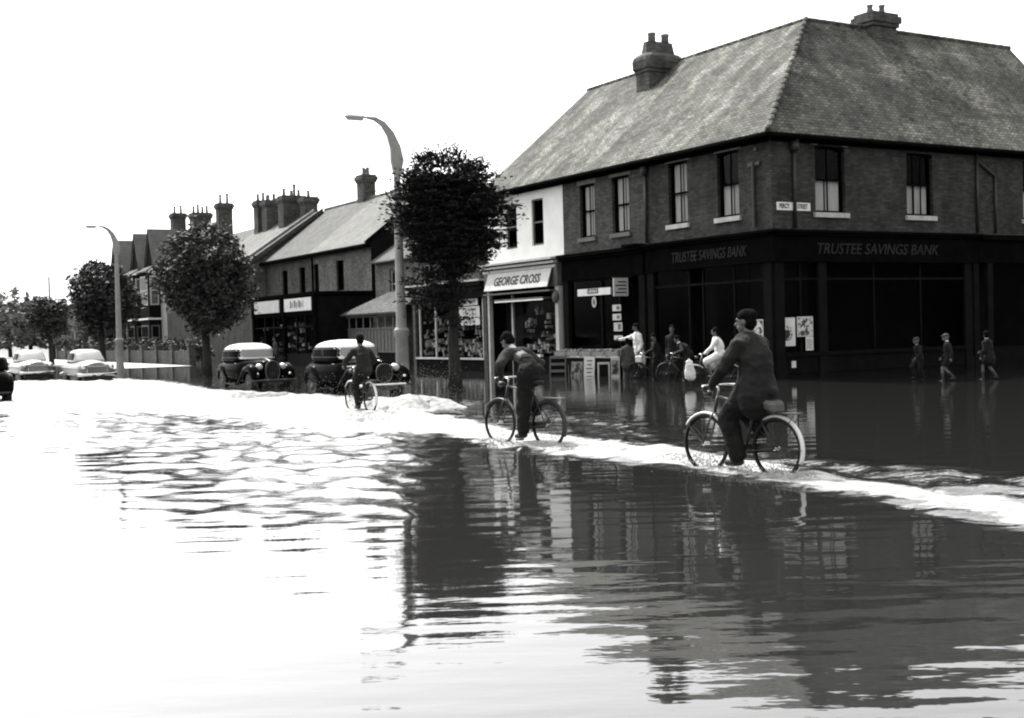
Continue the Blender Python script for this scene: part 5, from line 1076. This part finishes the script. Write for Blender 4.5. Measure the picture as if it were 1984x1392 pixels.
mb = MB(); mb.capsule((0, 0, .05), (.02, .02, -.28), .10, .17, .6, (1, 0, 0)); mb.capsule((0, 0, .15), (0, 0, .0), .03, .09); o = organic(mb, 'cloth_bag', M['shirt'], None, .015, 3); o.location = p+Vector((-.72, -.12, .66)); tag(o, 'white cloth bundle hanging from the girl\'s handlebars', 'bag')
for px, py, s_, yaw, lb, st in ((1782, 738, .68, 200, 'schoolboy in dark clothes walking, leftmost of the children wading outside the bank', .10), (1838, 741, .73, 160, 'schoolboy in cap and shorts with bare knees, middle wading child', .14), (1918, 738, .76, 120, 'child in a dark coat at the right edge, wading', .16)):
    p = gnd(px, py, -.04); person(lb, p, R(yaw), standing(s_, stride=st*(1 if px != 1782 else -1), arms=((-15, 8), (22, 8)) if px == 1838 else ((35, 4), (-8, 14)) if px == 1782 else ((4, 5), (50, -8)), look=(1, .2 if px == 1838 else -.4, -.15 if px == 1782 else 0), lean=4 if px == 1838 else 11), s_, 'suit2', 'suit2', 'school_cap' if px != 1918 else 'hair', legs='short' if px != 1782 else 'long', vox=.014, hscale=1.18, collar='shirt', hem=.03 if px != 1918 else .22, group='children wading outside the bank')
for i, (u_, y_, yaw, lb) in enumerate(((41.2, 1.6, 60, 'pedestrian in dark coat outside the left white signboard shop'), (39.6, 1.3, 200, 'pedestrian in grey coat between the two black cars, by the shop door'))):
    p = S(u_, y_, -.05); person(lb, p, R(yaw), standing(.98, stride=.1), .98, ('suit', 'coat')[i], 'suit2', 'hair', hem=.2, vox=.02)

# ------------------------------------------------------------------ boards and produce
for px0, px1, py, h_, col, des, lb in ((1063, 1098, 727, .82, 'midpaint', 'bars', 'grey striped board leaning, leftmost outside the grocery'), (1103, 1129, 724, .62, 'stone_mid', 'pic', 'low grey picture board with a pale lower band'), (1130, 1152, 730, .80, 'paper', 'lines', 'brightest white notice board among the grocery boards'), (1158, 1182, 732, .62, 'dkpaint2', 'edge', 'dark board with white edges right of the white board'), (1184, 1201, 736, .78, 'sign', 'pic', 'tall narrow pale board, rightmost before the child')):
    a = gnd(px0, py); b_ = gnd(px1, py); w_ = abs(px1-px0)/60/.93*.98
    t = thing('pavement_board', lb, 'sign board', at_street((px0+px1)/2, 1.05)+Vector((0, 0, -.12)), R(-12+rnd.uniform(-14, 10)), 'boards standing outside the grocery')
    mb = MB(); mb.slab([(-w_/2, 0, .0), (w_/2, 0, 0), (w_/2, .16, h_), (-w_/2, .16, h_)], (0, .025, 0)); mb.build('panel', M[col], t)
    mb = MB(); mb.slab([(-w_/2, .34, .0), (w_/2, .34, 0), (w_/2, .19, h_), (-w_/2, .19, h_)], (0, .02, 0)); mb.build('back_panel', M['dkpaint2'], t)
    def strip(k, x0, x1, z0, z1): k.slab([(x0, z0*.16/h_-.006, z0), (x1, z0*.16/h_-.006, z0), (x1, z1*.16/h_-.006, z1), (x0, z1*.16/h_-.006, z1)], (0, .003, 0))
    k = MB()
    if des == 'bars':
        for q in range(3): strip(k, -w_*.42, w_*.42, h_*(.1+.3*q), h_*(.28+.3*q))
        k.build('printing', M['plinth'], t)
    elif des == 'lines':
        for q in range(5): strip(k, -w_*(.2+.05*(q % 3)), w_*(.3-.06*(q % 2)), h_*(.12+.17*q), h_*(.17+.17*q))
        k.build('printing', M['midpaint'], t)
    elif des == 'pic': strip(k, -w_*.42, w_*.42, h_*.25, h_*.9); k.build('picture', M['boardpic'], t)
    else: strip(k, -w_*.5, -w_*.38, 0, h_); strip(k, w_*.38, w_*.5, 0, h_); strip(k, -w_*.37, w_*.37, h_*.88, h_); k.build('edging', M['sign'], t)
tab = sthing('produce_stand', 'long trestle stand outside the grocery window', 'stand', 9.0, .42)
mb = MB(); mb.slab([(-2.0, -.36, .78), (2.1, -.36, .78), (2.1, .36, .62), (-2.0, .36, .62)], (0, 0, .03)); mb.build('top', M['midpaint'], tab)
mb = MB(); mb.box(-2.0, 2.1, .31, .34, .38, .62); mb.build('front_panel', M['dkpaint2'], tab)
for x in (-1.9, 0, 2.0):
    for y in (-.29, .29): mb = MB(); mb.box(x-.03, x+.03, y-.03, y+.03, -.2, .62); mb.build('leg', M['iron'], tab)
for k, lb in enumerate(('crate of produce at the bank end of the grocery stand', 'second crate of produce from the bank end of the stand', 'middle crate of produce on the grocery stand', 'fourth crate of produce from the bank end', 'crate of produce at the far end of the grocery stand')):
    c = sthing('produce_crate', lb, 'crate', 9.0-1.6+.82*k, .42, .72, 'crates of produce on the grocery stand')
    mb = MB(); mb.box(-.36, .36, .30, .32, -.03, .13); mb.box(-.36, .36, -.32, -.30, .03, .2); mb.box(-.38, -.36, -.32, .32, -.03, .16); mb.box(.36, .38, -.32, .32, -.03, .16); mb.build('box', M['stone_mid'], c)
    mb = MB(); rs = random.Random(40+k)
    for _ in range(46): r = rs.uniform(.035, .06); mb.ell((rs.uniform(-.32, .32), rs.uniform(-.24, .24), .07+rs.random()*.12), r, r, r*.9, None, 7, 5)
    mb.build('produce', M['veg'], c, smooth=True)

# ------------------------------------------------------------------ splashes
def mound(name, label, pts, width, hgt, seed, n=90, drops=0, spread=.5):
    """churned crest along a polyline of world points"""
    rs = np.random.RandomState(seed); mb = MB(); P = [Vector(p) for p in pts]; m = 22
    ls = [0]
    for a, b in zip(P, P[1:]): ls.append(ls[-1]+(b-a).length)
    def at(t):
        for i in range(len(P)-1):
            if t <= ls[i+1]: k = (t-ls[i])/(ls[i+1]-ls[i]); return P[i].lerp(P[i+1], k), (P[i+1]-P[i]).normalized()
        return P[-1], (P[-1]-P[-2]).normalized()
    ph = rs.uniform(0, 6.3, 30); rows = []
    for i in range(n+1):
        u = i/n; p, d = at(u*ls[-1]); nrm = Vector((-d.y, d.x, 0)); env = math.sin(math.pi*u)**.5; w_ = width*(.75+.25*math.sin(u*9+ph[0])); row = []
        for j in range(m+1):
            v = 2*j/m-1; e = max(0, 1-v*v)**1.3*env; x = p+nrm*v*w_
            nz = .72+.16*math.sin(x.x*4+ph[1]+math.sin(x.y*3+ph[2]))*math.sin(x.y*3+ph[3])+.05*math.sin(x.x*11+x.y*9+ph[4])+.03*math.sin(x.x*23-x.y*19+ph[5])
            row.append((x.x, x.y, -.05+e*(.05+hgt*max(.1, nz))))
        rows.append(row)
    mb.rings(rows, False, False)
    for _ in range(drops*7):
        u = rs.random(); p, d = at(u*ls[-1]); nrm = Vector((-d.y, d.x, 0)); r = rs.uniform(.003, .009)
        q = p+nrm*rs.normal(0, width*spread)+Vector((0, 0, abs(rs.normal(0, hgt*1.1))+.02)); mb.ell(q, r, r, r*1.3, None, 5, 3)
    o = mb.build(name, M['foam'], None, smooth=True); tag(o, label, 'splash', kind='stuff'); return o
mound('splash', 'white spray thrown up ahead of the nearer black saloon', [gnd(770, 800), gnd(800, 790), gnd(845, 790), gnd(885, 792)], 1.15, .36, 1, 90, 260, .35)
mound('splash', 'churned white water along the side of the nearer black saloon', [gnd(590, 778), gnd(640, 782), gnd(700, 786), gnd(780, 790)], .5, .27, 2, 80, 90, .4)
mound('splash', 'churned white water around the left black saloon', [gnd(405, 768), gnd(470, 772), gnd(560, 768), gnd(590, 768)], .5, .26, 3, 80, 70, .4)
mound('splash', 'spray around the wheels of the farthest of the three riders', [gnd(655, 812), gnd(700, 816), gnd(760, 818)], .35, .12, 4, 50, 120, .6)
mound('splash', 'spray around the wheels of the middle cyclist', [gnd(930, 858), gnd(1010, 868), gnd(1110, 874)], .22, .035, 5, 70, 120, .6)
mound('splash', 'spray at the front wheel and feet of the nearest cyclist', [gnd(1300, 890), gnd(1400, 908), gnd(1560, 936)], .25, .035, 6, 90, 140, .7)
